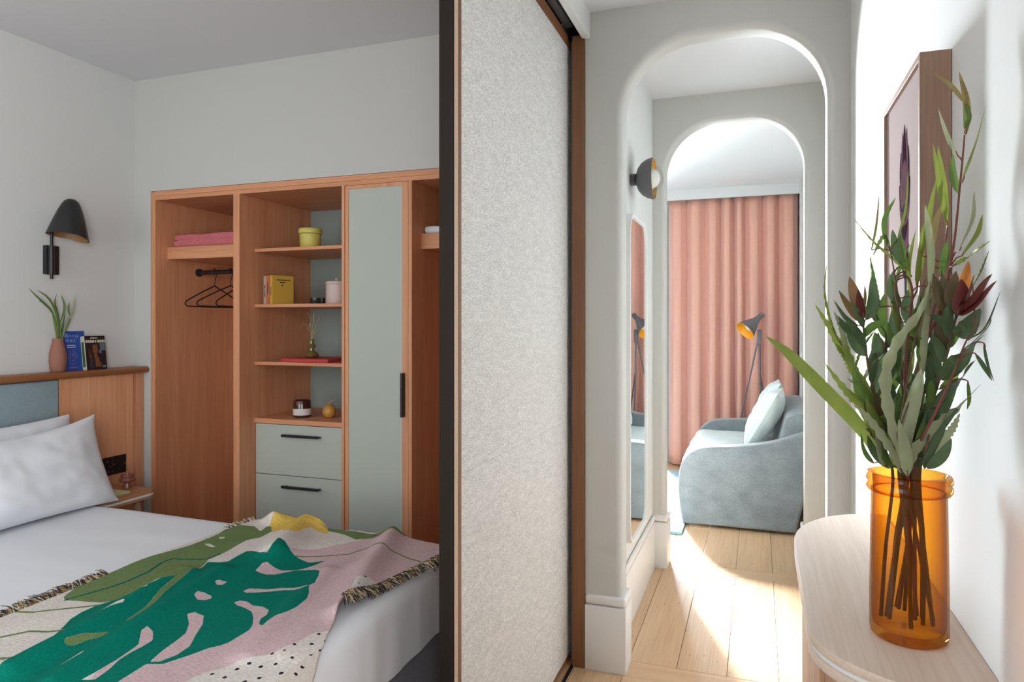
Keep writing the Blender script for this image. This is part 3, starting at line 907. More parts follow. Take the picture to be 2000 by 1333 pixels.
leaning('paperback', 'blue paperback with curly pale lettering leaning on the wall above the headboard', 2.150, 2.253, 0.172, 0.016, -2.800, 0.10, M['bluecover'], [
    ('title_print', M['bluelight'], [(.10, .26, .84, .94), (.30, .34, .84, .91), (.38, .42, .84, .91), (.46, .49, .84, .91), (.52, .55, .84, .91), (.60, .72, .84, .90),
                                     (.14, .18, .71, .81), (.20, .24, .74, .81), (.26, .30, .71, .81), (.34, .42, .72, .79), (.46, .49, .71, .80), (.54, .58, .71, .82)]),
    ('subtitle_print', M['whiteprint'], [(.20, .58, .632, .648), (.18, .60, .585, .602)]),
    ('ornament_print', M['pinkprint'], [(.30, .34, .30, .5), (.38, .46, .36, .44), (.5, .54, .28, .5), (.36, .5, .24, .27), (.2, .24, .3, .42), (.24, .6, .06, .10)]),
    ('ornament_print', M['bluemid'], [(.25, .28, .2, .34), (.42, .46, .46, .54), (.58, .62, .3, .45), (.3, .55, .16, .19)])])
M['darkcover'] = plain('dark_photo_cover', lin(42, 34, 34), 0.4, var=0.3, vscale=40)
M['coverbrown'] = plain('cover_figure_brown', lin(122, 76, 52), 0.5, var=0.3, vscale=60)
M['coverblue'] = plain('cover_grey_blue', lin(104, 110, 124), 0.5)
M['coverplum'] = plain('cover_plum', lin(66, 44, 50), 0.5, var=0.3, vscale=60)
M['creamspine'] = plain('cream_spine', lin(206, 204, 176), 0.6)
M['greenspine'] = plain('green_spine', lin(70, 100, 66), 0.6)
bk = leaning('paperback', 'dark picture covered paperback with cream title and green spine, in front of the blue one', 2.236, 2.336, 0.150, 0.022, -2.775, 0.12, M['darkcover'], [
    ('title_print', M['creamspine'], [(.04, .14, .80, .88), (.16, .24, .80, .88), (.26, .34, .80, .88), (.36, .46, .80, .88), (.50, .56, .80, .88), (.62, .72, .80, .88), (.74, .82, .80, .88), (.84, .92, .80, .88), (.94, .99, .80, .88), (.28, .62, .925, .955)]),
    ('cover_figure', M['coverbrown'], [(.36, .60, .52, .74), (.40, .56, .36, .52), (.44, .64, .08, .36), (.60, .72, .08, .22), (.2, .27, .36, .46)]),
    ('cover_figure', M['coverplum'], [(.16, .36, .06, .36), (.12, .3, .46, .62)]),
    ('cover_figure', M['coverblue'], [(.72, .97, .56, .78), (.66, .78, .48, .58), (.78, .95, .05, .12)]),
])
z = 1.092
sp = MB().box(-2.7975, -2.7745, 2.2345, 2.236, z, z + 0.15)
sp.rotate(Matrix.Rotation(-0.12, 3, 'Y'), (-2.775, 2.286, z))
obj('spine', sp, M['creamspine'], bk)
sp = MB().box(-2.793, -2.779, 2.2340, 2.2345, z + 0.014, z + 0.125)
sp.rotate(Matrix.Rotation(-0.12, 3, 'Y'), (-2.775, 2.286, z))
obj('spine_stripe', sp, M['greenspine'], bk)

# =================================================================== BEDROOM WALL SCONCE
sc_ = thing('wall_sconce', 'black swivel wall lamp with conical shade above the headboard', 'lamp', (-2.834, 2.108, 1.50))
obj('wall_plate', MB().box(-2.834, -2.812, 2.078, 2.136, 1.505, 1.627, 0.003, 2), M['black'], sc_)
obj('arm_sleeve', MB().lathe([(0.012, 0), (0.012, 0.118)], (-2.802, 2.094, 1.507), 16), M['black'], sc_)
obj('arm', MB().tube([(-2.802, 2.094, 1.485), (-2.802, 2.094, 1.72)], 0.0062, 12), M['black'], sc_)
prof = [(0.079, -0.004), (0.073, 0.018), (0.061, 0.058), (0.048, 0.098), (0.036, 0.128), (0.027, 0.144), (0.015, 0.153), (0.001, 0.156)]
inner = [(r - 0.003, h) for r, h in prof[:-1]]
ax = Vector((0.02, 0.10, 1)).normalized()
shade = MB().lathe(prof, (-2.752, 2.128, 1.672), 32, ax, False, True)
M['shadein'] = plain('shade_inner_gold', lin(150, 110, 66), 0.5)
def dip(mb):   # the rim dips at the front
    out = []
    for p in mb.v:
        q = Vector(p)
        s = max(0.0, 1 - (q.z - 1.66) / 0.09)
        f = (q.x + 2.752) * 0.4 + (q.y - 2.128) * 0.9
        out.append(tuple(q + Vector((0, 0, -max(0, f - 0.02) * 0.28 * s))))
    mb.v = out
    return mb
obj('shade', dip(shade), M['black'], sc_)
obj('shade_lining', dip(MB().lathe(inner, (-2.752, 2.128, 1.672), 32, ax, False, False)), M['shadein'], sc_)

# =================================================================== NIGHTSTAND
def rrect(x0, x1, y0, y1, r_, corners, n=8):
    """plan polygon, corners: which of (x1y1, x0y1, x0y0, x1y0) are rounded"""
    out = []
    for (cx, cy, a0, on) in ((x1, y1, 0, corners[0]), (x0, y1, PI / 2, corners[1]), (x0, y0, PI, corners[2]), (x1, y0, 1.5 * PI, corners[3])):
        if not on:
            out.append((cx, cy)); continue
        ox, oy = (cx - r_ if cx == x1 else cx + r_), (cy - r_ if cy == y1 else cy + r_)
        for k in range(n + 1):
            a = a0 + PI / 2 * k / n
            out.append((ox + r_ * math.cos(a), oy + r_ * math.sin(a)))
    return out
M['nswood'] = wood('nightstand_veneer', lin(128, 86, 54), lin(172, 124, 84), lin(190, 142, 100), 'y', 1.0, 0.45)
ns = thing('nightstand', 'small wooden bedside table with a white edge line between bed and wardrobe', 'nightstand', (-2.57, 2.15, 0))
NX0, NX1, NY0, NY1 = -2.755, -2.392, 1.995, 2.262
obj('top_board', MB().prism(rrect(NX0, NX1, NY0, NY1, 0.05, (1, 0, 0, 1)), 'z', 0.586, 0.598, 0.001, 1, False), M['nswood'], ns)
obj('inlay_strip', MB().prism(rrect(NX0, NX1 + 0.0005, NY0, NY1 + 0.0005, 0.05, (1, 0, 0, 1)), 'z', 0.578, 0.586, 0, 1, False), M['white'], ns, label='white edge line')
obj('lower_board', MB().prism(rrect(NX0, NX1, NY0, NY1, 0.05, (1, 0, 0, 1)), 'z', 0.566, 0.578, 0.001, 1, False), M['nswood'], ns)
obj('leg', MB().tube([(-2.45, 2.10, 0.566), (-2.50, 2.02, 0.004)], 0.014, 12, 0.010), M['console_v'], ns)
obj('leg', MB().tube([(-2.45, 2.20, 0.566), (-2.45, 2.27, 0.004)], 0.014, 12, 0.010), M['console_v'], ns)
obj('leg', MB().tube([(-2.70, 2.14, 0.566), (-2.73, 2.14, 0.004)], 0.014, 12, 0.010), M['console_v'], ns)
M['rosewood'] = plain('turned_rosewood', lin(128, 76, 64), 0.3, coat=0.3)
c = (-2.525, 2.222, 0.5985)
t = thing('turned_candle_holder', 'small reddish turned candle holder on the bedside table', 'candle holder', c)
obj('foot', MB().lathe([(0.0180, 0.0000), (0.0180, 0.0096), (0.0148, 0.0160), (0.0156, 0.0240)], c, 20), M['rosewood'], t)
obj('bowl', MB().lathe([(0.0180, 0.0240), (0.0312, 0.0288), (0.0344, 0.0368), (0.0312, 0.0440), (0.0246, 0.0464), (0.0262, 0.0528), (0.0230, 0.0592), (0.0148, 0.0592), (0.0131, 0.0512)], c, 24), M['rosewood'], t)
M['notegreen'] = plain('notepad_edge', lin(196, 190, 140), 0.8)
obj('notepad', MB().box(-2.56, -2.44, 2.02, 2.16, 0.5985, 0.606, 0.001, 1), M['notegreen'], None, 'pale notepad lying on the bedside table by the pillow', 'notepad')

# =================================================================== BED
bed = thing('bed', 'double bed with white fitted sheet and grey upholstered base', 'bed', (-1.82, 1.2, 0))
obj('bed_base', MB().box(-2.74, -0.895, 0.43, 1.965, 0.05, 0.405, 0.012, 3), M['basegrey'], bed, label='grey wool upholstered base')
for x in (-2.6, -1.05):
    for y in (0.55, 1.83):
        obj('leg', MB().box(x - 0.03, x + 0.03, y - 0.03, y + 0.03, 0.0, 0.05), M['black'], bed)
def mattress():
    x0, x1, y0, y1, z0, z1, r = -2.755, -0.878, 0.41, 1.985, 0.395, 0.602, 0.045
    nx, ny = 110, 92
    mb = MB()
    vs_, idx = [], {}
    # wrap a sheet: parameter runs over the top and down the sides
    ext = r * (PI / 2 - 1) + (z1 - z0) - 0.0
    def wrap(u, lo, hi):
        # returns position across and depth below the top
        if u < lo + r:
            s = lo + r - u
            if s < r * PI / 2: return lo + r - r * math.sin(s / r), r - r * math.cos(s / r)
            return lo, r + (s - r * PI / 2)
        if u > hi - r:
            s = u - hi + r
            if s < r * PI / 2: return hi - r + r * math.sin(s / r), r - r * math.cos(s / r)
            return hi, r + (s - r * PI / 2)
        return u, 0.0
    us = np.concatenate([np.linspace(x0 - ext, x0 + r, 14), np.linspace(x0 + r, x1 - r, nx)[1:-1], np.linspace(x1 - r, x1 + ext, 22)])
    ws = np.concatenate([np.linspace(y0 - ext, y0 + r, 12), np.linspace(y0 + r, y1 - r, ny)[1:-1], np.linspace(y1 - r, y1 + ext, 12)])
    for i, u in enumerate(us):
        for j, w in enumerate(ws):
            X_, dx = wrap(u, x0, x1)
            Y_, dy = wrap(w, y0, y1)
            d = min(max(dx, dy) + 0.25 * min(dx, dy), z1 - z0)
            n1 = noise.noise(Vector((X_ * 3.2, Y_ * 9, 1.3))) * 0.0022 + noise.noise(Vector((X_ * 2, Y_ * 3, 4))) * 0.003
            px = X_
            if dx > r * 0.5 and u > 0 - 2 and X_ > -1.2:
                px += (noise.noise(Vector((Y_ * 16, d * 2.0, 7))) * 0.005 + noise.noise(Vector((Y_ * 42, d * 3.0, 2))) * 0.002) * min(1, d / 0.05)
            vs_.append((px, Y_, z1 - d + (n1 if d < 0.02 else 0)))
    m = len(ws)
    fs_ = [(i * m + j, (i + 1) * m + j, (i + 1) * m + j + 1, i * m + j + 1) for i in range(len(us) - 1) for j in range(m - 1)]
    mb.add(vs_, fs_, True)
    return mb
obj('mattress', mattress(), M['linen'], bed, label='mattress in white fitted sheet')

def pillow(name, label, centre, right, up, w, h, T, seed, corner=0.10, sag=0.0):
    R_, U_ = Vector(right).normalized(), Vector(up).normalized()
    F = R_.cross(U_).normalized()
    c_ = Vector(centre)
    n = 44
    vs_, fs_ = [], []
    for side in (1, -1):
        for i in range(n + 1):
            for j in range(n + 1):
                u, v = -1 + 2 * i / n, -1 + 2 * j / n
                pinch = 1 - corner * (1 - abs(v) ** 2.2)
                pinch2 = 1 - corner * (1 - abs(u) ** 2.2)
                x = w / 2 * u * pinch
                y = h / 2 * v * pinch2
                prof_ = max(0, (1 - abs(u) ** 2.6)) ** 0.55 * max(0, (1 - abs(v) ** 2.6)) ** 0.55
                z_ = side * T / 2 * prof_
                edge = 1 - max(abs(u), abs(v))
                wr = noise.noise(Vector((u * 2.2 + seed, v * 2.2, side * 3))) * 0.014 + noise.noise(Vector((u * 7 + seed, v * 3 + u * 4, 2 + side))) * 0.0045 - abs(noise.noise(Vector((u * 5 - v * 6 + seed, (u + v) * 1.5, 9 + side)))) * 0.0025
                z_ += wr * min(1, edge * 5)
                y -= sag * (1 - u * u) * (v + 1) / 2
                vs_.append(c_ + R_ * x + U_ * y + F * z_)
    m = n + 1
    for s, off in ((0, 0), (1, m * m)):
        for i in range(n):
            for j in range(n):
                q = (off + i * m + j, off + (i + 1) * m + j, off + (i + 1) * m + j + 1, off + i * m + j + 1)
                fs_.append(q if s == 0 else tuple(reversed(q)))
    zmin = min(v.z for v in vs_)
    return obj(name, MB().add(vs_, fs_, True), M['linen'], None, label, 'pillow')
pillow('pillow', 'front white pillow leaning on the one behind, sharp corner towards the wardrobe', (-2.415, 1.665, 0.770), (-0.03, 1, 0.0), (-0.40, 0.03, 0.92), 0.75, 0.36, 0.17, 1.0, 0.08, 0.035)
pillow('pillow', 'white pillow at the back against the blue headboard panel', (-2.61, 1.69, 0.765), (0, 1, 0), (-0.28, 0, 0.95), 0.74, 0.335, 0.13, 5.0, 0.03, 0.015)
# throw pattern and outline, metres in plan
OLIVE = [[(-1.636,1.254),(-1.665,1.31),(-1.687,1.383),(-1.672,1.454),(-1.672,1.56),(-1.647,1.673),(-1.649,1.803),(-1.662,1.854),(-1.64,1.886),(-1.586,1.889),(-1.53,1.853),(-1.543,1.896),(-1.531,1.908),(-1.492,1.859),(-1.486,1.801),(-1.508,1.765),(-1.502,1.698),(-1.487,1.626),(-1.484,1.578),(-1.449,1.51),(-1.432,1.432),(-1.443,1.388),(-1.463,1.343),(-1.485,1.303),(-1.486,1.276),(-1.508,1.257),(-1.551,1.249),(-1.611,1.238)],[(-1.455,2.019),(-1.413,1.999),(-1.351,1.972),(-1.25,1.945),(-1.177,1.941),(-1.055,1.969),(-1.05,1.942),(-1.098,1.932),(-1.188,1.879),(-1.243,1.903),(-1.3,1.927),(-1.38,1.938)]]
OLIVE_LINES = [([(-1.664,1.15),(-1.615,1.163),(-1.565,1.193),(-1.528,1.223),(-1.506,1.241)],0.009),([(-1.556,1.046),(-1.539,1.069),(-1.524,1.089),(-1.484,1.1),(-1.459,1.116)],0.009),([(-1.456,0.979),(-1.424,0.984),(-1.407,1.008)],0.01),([(-1.496,1.865),(-1.454,1.873),(-1.421,1.892)],0.012),([(-1.266,1.686),(-1.221,1.714),(-1.172,1.744),(-1.137,1.763),(-1.12,1.81),(-1.097,1.833),(-1.069,1.813),(-1.024,1.803),(-0.999,1.814),(-0.951,1.792),(-0.911,1.782)],0.007),([(-1.474,1.547),(-1.436,1.436),(-1.406,1.34),(-1.361,1.25),(-1.343,1.186)],0.012),([(-1.364,1.061),(-1.36,1.095),(-1.344,1.118)],0.022)]
OLIVE_HOLES = [[(-1.62,1.7),(-1.596,1.703),(-1.554,1.68),(-1.573,1.675)],[(-1.62,1.768),(-1.602,1.772),(-1.594,1.76),(-1.606,1.753)]]
VEIN = [([(-1.613,1.24),(-1.594,1.287),(-1.579,1.34),(-1.572,1.387),(-1.574,1.455),(-1.6,1.525),(-1.6,1.559),(-1.544,1.569),(-1.503,1.577),(-1.49,1.594),(-1.496,1.635)],0.008)]
TEAL = [[(-1.433,1.567),(-1.419,1.583),(-1.426,1.629),(-1.429,1.672),(-1.407,1.669),(-1.367,1.65),(-1.339,1.651),(-1.347,1.682),(-1.367,1.735),(-1.332,1.722),(-1.292,1.695),(-1.251,1.679),(-1.205,1.666),(-1.171,1.693),(-1.177,1.652),(-1.189,1.619),(-1.207,1.602),(-1.181,1.608),(-1.151,1.616),(-1.124,1.599),(-1.101,1.56),(-1.081,1.517),(-1.083,1.495),(-1.058,1.46),(-1.042,1.43),(-1.032,1.374),(-1.032,1.339),(-1.042,1.308),(-1.04,1.279),(-1.033,1.256),(-1.061,1.279),(-1.074,1.274),(-1.061,1.25),(-1.062,1.222),(-1.064,1.187),(-1.072,1.172),(-1.088,1.156),(-1.098,1.13),(-1.109,1.102),(-1.121,1.068),(-1.148,1.054),(-1.148,1.047),(-1.145,1.02),(-1.143,0.994),(-1.124,0.921),(-1.159,0.847),(-1.304,0.83),(-1.384,0.93),(-1.401,0.957),(-1.405,0.979),(-1.414,1.018),(-1.423,1.06),(-1.438,1.087),(-1.441,1.073),(-1.455,1.099),(-1.476,1.131),(-1.495,1.162),(-1.505,1.198),(-1.507,1.235),(-1.497,1.264),(-1.495,1.3),(-1.474,1.321),(-1.455,1.337),(-1.447,1.358),(-1.45,1.386),(-1.463,1.462),(-1.441,1.502),(-1.471,1.559)]]
TEAL_HOLES = [[(-1.327,1.362),(-1.333,1.38),(-1.318,1.387),(-1.291,1.381),(-1.278,1.368),(-1.286,1.354),(-1.305,1.349)],[(-1.343,1.449),(-1.342,1.462),(-1.317,1.465),(-1.314,1.446),(-1.326,1.438)],[(-1.277,1.159),(-1.283,1.182),(-1.258,1.173),(-1.227,1.143),(-1.222,1.115),(-1.221,1.081),(-1.215,1.05),(-1.199,1.012),(-1.19,0.975),(-1.214,0.966),(-1.215,0.996),(-1.22,1.045),(-1.228,1.084),(-1.237,1.116)],[(-1.264,1.276),(-1.255,1.291),(-1.222,1.283),(-1.191,1.248),(-1.16,1.194),(-1.132,1.15),(-1.126,1.108),(-1.133,1.073),(-1.149,1.063),(-1.167,1.112),(-1.179,1.16),(-1.19,1.197),(-1.22,1.237)],[(-1.211,1.37),(-1.203,1.383),(-1.183,1.384),(-1.153,1.369),(-1.123,1.371),(-1.098,1.359),(-1.082,1.332),(-1.081,1.31),(-1.061,1.279),(-1.033,1.256),(-1.048,1.244),(-1.06,1.247),(-1.074,1.274),(-1.102,1.31),(-1.131,1.339),(-1.164,1.352),(-1.194,1.359)],[(-1.24,1.436),(-1.235,1.455),(-1.187,1.465),(-1.161,1.484),(-1.122,1.495),(-1.083,1.497),(-1.098,1.484),(-1.142,1.476),(-1.169,1.457),(-1.203,1.437),(-1.225,1.428)],[(-1.305,1.559),(-1.321,1.607),(-1.314,1.618),(-1.282,1.604),(-1.243,1.589),(-1.204,1.603),(-1.222,1.58),(-1.24,1.557),(-1.261,1.55)],[(-1.441,1.072),(-1.442,1.118),(-1.436,1.115),(-1.432,1.07)],[(-1.441,1.144),(-1.445,1.184),(-1.43,1.229),(-1.42,1.243),(-1.41,1.228),(-1.429,1.178),(-1.434,1.145)],[(-1.295,0.981),(-1.31,1.043),(-1.303,1.044),(-1.297,1.032)],[(-1.488,1.305),(-1.484,1.33),(-1.444,1.331),(-1.437,1.32),(-1.47,1.318)],[(-1.452,1.395),(-1.464,1.436),(-1.449,1.426),(-1.447,1.402)],[(-1.486,1.467),(-1.473,1.475),(-1.465,1.46)]]
PINK = [[(-1.315,1.7),(-1.254,1.76),(-1.193,1.849),(-1.155,1.905),(-1.151,1.947),(-1.101,1.983),(-0.987,1.95),(-0.914,1.934),(-0.824,1.778),(-0.869,1.716),(-0.891,1.604),(-0.962,1.574),(-0.976,1.545),(-0.912,1.385),(-0.887,1.305),(-0.909,1.276),(-0.909,1.21),(-0.932,1.171),(-0.967,1.132),(-0.997,1.09),(-1.016,1.066),(-1.021,1.038),(-1.009,0.962),(-1.13,0.874),(-1.21,0.992),(-1.341,1.202),(-1.41,1.344),(-1.458,1.53)]]
YELLOW = [[(-1.545,1.919),(-1.571,1.995),(-1.545,2.058),(-1.481,2.063),(-1.378,1.995),(-1.308,1.909),(-1.342,1.913),(-1.384,1.921),(-1.383,1.883),(-1.372,1.827),(-1.404,1.809),(-1.448,1.852),(-1.478,1.849)]]
DOTS = [((-0.964,1.099),5.5),((-0.954,1.122),5.5),((-0.925,1.121),6),((-0.933,1.165),5.5),((-0.901,1.135),5),((-0.869,1.111),6),((-0.911,1.175),4.5),((-0.882,1.162),5),((-0.908,1.204),5),((-0.843,1.122),5),((-0.846,1.146),5),((-0.858,1.191),5),((-0.885,1.231),5.5),((-0.899,1.276),5.5),((-0.852,1.215),5.5),((-0.869,1.258),5),((-0.886,1.301),4.5),((-0.898,1.084),5.5),((-0.964,1.066),5.5),((-0.962,1.567),5),((-0.811,1.112),5),((-0.996,1.068),5),((-0.916,1.065),5.5),((-0.853,1.071),5.5),((-0.828,1.086),5),((-0.931,1.039),5.5),((-0.95,1.516),4)]
EDGE_L = [(-1.657,0.885),(-1.662,1.009),(-1.665,1.12),(-1.666,1.244),(-1.669,1.398),(-1.675,1.62),(-1.66,1.814),(-1.637,1.959),(-1.624,2.024)]
EDGE_R = [(-0.642,0.833),(-0.717,0.964),(-0.788,1.091),(-0.829,1.168),(-0.884,1.286),(-0.938,1.424),(-0.922,1.62),(-0.882,1.834),(-0.852,1.932)]
FRINGE_R = [(-0.941,1.429),(-0.926,1.627),(-0.884,1.838),(-0.872,1.871)]
RIDGES = [[(-1.104,1.977),(-1.007,1.658),(-0.917,1.392)],[(-1.459,2.003),(-1.407,1.852),(-1.342,1.694)],[(-1.558,1.967),(-1.497,2.055),(-1.391,2.001)],[(-1.464,1.463),(-1.408,1.173),(-1.379,0.943)],[(-1.392,1.521),(-1.309,1.153),(-1.262,0.942)],[(-1.113,1.62),(-1.048,1.36),(-0.983,1.146)],[(-1.055,1.683),(-0.979,1.384),(-0.905,1.174)]]
# =================================================================== THROW
def seg_dist(P, line):
    d = np.full(len(P), 1e9)
    for a, b in zip(line[:-1], line[1:]):
        a, b = np.array(a), np.array(b)
        ab = b - a
        t = np.clip(((P - a) @ ab) / (ab @ ab), 0, 1)
        d = np.minimum(d, np.hypot(*(P - (a + t[:, None] * ab)).T))
    return d
def poly_sdf(P, poly):
    poly = [np.array(p) for p in poly]
    d = seg_dist(P, [tuple(p) for p in poly] + [tuple(poly[0])])
    ins = np.zeros(len(P), bool)
    for a, b in zip(poly, poly[1:] + poly[:1]):
        c_ = (a[1] > P[:, 1]) != (b[1] > P[:, 1])
        with np.errstate(divide='ignore', invalid='ignore'):
            x = (b[0] - a[0]) * (P[:, 1] - a[1]) / (b[1] - a[1]) + a[0]
        ins ^= c_ & (P[:, 0] < x)
    return np.where(ins, -d, d)
def resample(line, n):
    L_ = [Vector((x, y, 0)) for x, y in line]
    acc = [0]
    for a, b in zip(L_[:-1], L_[1:]): acc.append(acc[-1] + (b - a).length)
    out = []
    for k in range(n + 1):
        s = acc[-1] * k / n
        i = max(j for j in range(len(acc) - 1) if acc[j] <= s + 1e-9)
        t = (s - acc[i]) / max(1e-9, acc[i + 1] - acc[i])
        out.append(L_[i].lerp(L_[i + 1], min(1, t)))
    return np.array([(p.x, p.y) for p in out])
NU, NV = 190, 230
el, er = resample(EDGE_L, NV), resample(EDGE_R, NV)
uu = np.linspace(0, 1, NU + 1)
PL = (el[None] * (1 - uu)[:, None, None] + er[None] * uu[:, None, None]).reshape(-1, 2)   # plan positions
BT = 0.614
def drape(P):
    """plan position -> cloth surface on the bed"""
    z = np.full(len(P), BT)
    def ridge(line, h, w):
        L0 = [np.array(p) for p in line]
        d = seg_dist(P, line)
        return h * np.exp(-(d / w) ** 2)
    for (line, h, w) in zip(RIDGES, (0.030, 0.030, 0.040, 0.024, 0.014, 0.012, 0.010), (0.035, 0.05, 0.04, 0.035, 0.03, 0.03, 0.03)):
        z += ridge(line, h, w)
    # the part beyond the sharp fold drops back onto the sheet
    nz = np.array([noise.noise(Vector((x * 5, y * 3.5, 0.5))) * 0.007 + noise.noise(Vector((x * 13, y * 9, 2.5))) * 0.003 for x, y in P])
    z += np.maximum(nz, -0.003) + 0.003
    X_, Y_ = P[:, 0].copy(), P[:, 1].copy()
    far = np.maximum(0, Y_ - 1.955)
    Y_ = np.minimum(Y_, 1.955 + far * 0.55)
    z -= far * 0.5
    # over the foot edge the cloth hangs down in front of the sheet
    s = np.maximum(1.0, 0.862 / np.maximum(0.3, -X_))
    over = np.clip((s - 1) / 0.04, 0, 1)
    z = z * (1 - over) + (1.3 - 0.694 * s) * over
    X_ = np.where(s > 1, -0.862, X_)
    Y_ = np.where(s > 1, Y_ * s, Y_)
    return np.stack([X_, Y_, z], 1)
POS = drape(PL)
def uni(ds): return np.min(np.stack(ds), 0)
teal = uni([poly_sdf(PL, p) for p in TEAL])
hol = uni([poly_sdf(PL, p) for p in TEAL_HOLES])
teal = np.maximum(teal, -hol)
vein = uni([seg_dist(PL, l) - w / 2 for l, w in VEIN])
oliv = uni([poly_sdf(PL, p) for p in OLIVE])
oliv = np.maximum(oliv, -uni([poly_sdf(PL, p) for p in OLIVE_HOLES]))
oliv = np.minimum(oliv, uni([seg_dist(PL, l) - w / 2 for l, w in OLIVE_LINES]))
pink = uni([poly_sdf(PL, p) for p in PINK])
yell = uni([poly_sdf(PL, p) for p in YELLOW])
dots = uni([np.hypot(PL[:, 0] - p[0], PL[:, 1] - p[1]) - r_ * 0.00085 for p, r_ in DOTS])
# lines of the leaf stalk stay olive on top of the teal
stalk = uni([seg_dist(PL, l) - w / 2 for l, w in OLIVE_LINES[-2:]])
mbt = MB()
m_ = NV + 1
mbt.add([tuple(p) for p in POS], [(i * m_ + j, (i + 1) * m_ + j, (i + 1) * m_ + j + 1, i * m_ + j + 1) for i in range(NU) for j in range(NV)], True)
mt, nt, b = newmat('jacquard_throw')
def layer(prev, attr, col):
    a = N(nt, 'ShaderNodeAttribute', attribute_name=attr)
    tcx = N(nt, 'ShaderNodeTexCoord')
    nz = N(nt, 'ShaderNodeTexNoise')
    nz.inputs['Scale'].default_value = 420
    nt.links.new(tcx.outputs['Object'], nz.inputs['Vector'])
    ma = N(nt, 'ShaderNodeMath', operation='MULTIPLY_ADD')      # knitted, slightly stepped outline
    nt.links.new(nz.outputs['Fac'], ma.inputs[0])
    ma.inputs[1].default_value = 0.004
    nt.links.new(a.outputs['Fac'], ma.inputs[2])
    lt = N(nt, 'ShaderNodeMath', operation='LESS_THAN')
    nt.links.new(ma.outputs[0], lt.inputs[0])
    lt.inputs[1].default_value = 0.002
    mx = N(nt, 'ShaderNodeMix', data_type='RGBA')
    nt.links.new(lt.outputs[0], mx.inputs[0])
    if isinstance(prev, tuple): mx.inputs[6].default_value = prev
    else: nt.links.new(prev, mx.inputs[6])
    mx.inputs[7].default_value = col
    return mx.outputs[2]
c_ = layer(lin(218, 210, 203), 'd_pink', lin(206, 178, 180))
c_ = layer(c_, 'd_teal', lin(0, 116, 98))
c_ = layer(c_, 'd_olive', lin(110, 130, 84))
c_ = layer(c_, 'd_vein', lin(20, 96, 84))
c_ = layer(c_, 'd_yellow', lin(220, 186, 92))
c_ = layer(c_, 'd_dots', lin(36, 34, 38))
tc = N(nt, 'ShaderNodeTexCoord')
wv = N(nt, 'ShaderNodeTexNoise')
wv.inputs['Scale'].default_value = 300
mpv = N(nt, 'ShaderNodeMapping')
mpv.inputs['Scale'].default_value = (0.35, 1.6, 1.0)
nt.links.new(tc.outputs['Object'], mpv.inputs[0])
nt.links.new(mpv.outputs[0], wv.inputs['Vector'])
hs = N(nt, 'ShaderNodeHueSaturation')
mr = N(nt, 'ShaderNodeMapRange')
mr.inputs[1].default_value, mr.inputs[2].default_value = 0.3, 0.7
mr.inputs[3].default_value, mr.inputs[4].default_value = 0.78, 1.16
nt.links.new(wv.outputs['Fac'], mr.inputs[0])
nt.links.new(mr.outputs[0], hs.inputs['Value'])
nt.links.new(c_, hs.inputs['Color'])
nt.links.new(hs.outputs[0], b.inputs['Base Color'])
bp = N(nt, 'ShaderNodeBump')
bp.inputs['Strength'].default_value = 0.5
bp.inputs['Distance'].default_value = 0.0015
nt.links.new(wv.outputs['Fac'], bp.inputs['Height'])
nt.links.new(bp.outputs['Normal'], b.inputs['Normal'])
b.inputs['Roughness'].default_value = 0.95
b.inputs['Specular IOR Level'].default_value = 0.1
throw = obj('throw_blanket', mbt, mt, None, 'jacquard throw with big teal monstera leaf across the foot of the bed', 'throw')
for nm, arr in (('d_pink', pink), ('d_teal', np.maximum(teal, -stalk)), ('d_olive', oliv), ('d_vein', vein), ('d_yellow', yell), ('d_dots', dots)):
    at = throw.data.attributes.new(nm, 'FLOAT', 'POINT')
    at.data.foreach_set('value', arr.astype(np.float32))
so = throw.modifiers.new('thickness', 'SOLIDIFY')
so.thickness = 0.005
so.offset = -1

def fringe(line, out, n, ln, mats, seed, nm='fringe'):
    rs = random.Random(seed)
    mbs = {k: MB() for k in mats}
    for k in range(n):
        s = (k + rs.random() * 0.8) / n * (len(line) - 1)
        i = min(int(s), len(line) - 2)
        p = Vector(line[i]).lerp(Vector(line[i + 1]), s - i)
        d = Vector(out) + Vector((rs.uniform(-.25, .25), rs.uniform(-.6, .6), rs.uniform(-.1, .5)))
        d.normalize()
        l = ln * rs.uniform(0.6, 1.15)
        kk = rs.choice(mats)
        q = p + d * l
        q.z = max(q.z - 0.006, p.z - 0.03) if out[2] >= -0.2 else q.z
        if q.x < -0.866: q.z = max(q.z, 0.609)
        mid = p.lerp(q, 0.5) + Vector((0, 0, rs.uniform(0.002, 0.008)))
        mbs[kk].tube([p - d * 0.006, mid, q], 0.0013, 4, 0.0008)
    for kk in mats:
        obj(nm, mbs[kk], M[kk], throw, kind='stuff')
M['fr_dark'] = plain('fringe_charcoal', lin(58, 54, 56), 0.9)
M['fr_dark2'] = plain('fringe_black', lin(40, 38, 42), 0.9)
M['fr_cream'] = plain('fringe_cream', lin(200, 184, 152), 0.9)
M['fr_gold'] = plain('fringe_gold', lin(150, 122, 78), 0.9)
G = POS.reshape(NU + 1, NV + 1, 3)
iL = [j for j in range(NV + 1) if G[0, j, 1] < 1.41]
fringe([tuple(G[0, j] + np.array([0, 0, 0.001])) for j in iL[::3]], (-1, -0.05, 0.02), 480, 0.032, ('fr_dark', 'fr_dark2', 'fr_cream', 'fr_gold'), 3)
iF = [j for j in range(NV + 1) if 1.84 < G[0, j, 1] < 2.0]
fringe([tuple(G[0, j] + np.array([0, 0, 0.001])) for j in iF[::2]], (-1, 0.0, 0.1), 60, 0.022, ('fr_dark', 'fr_cream'), 4)
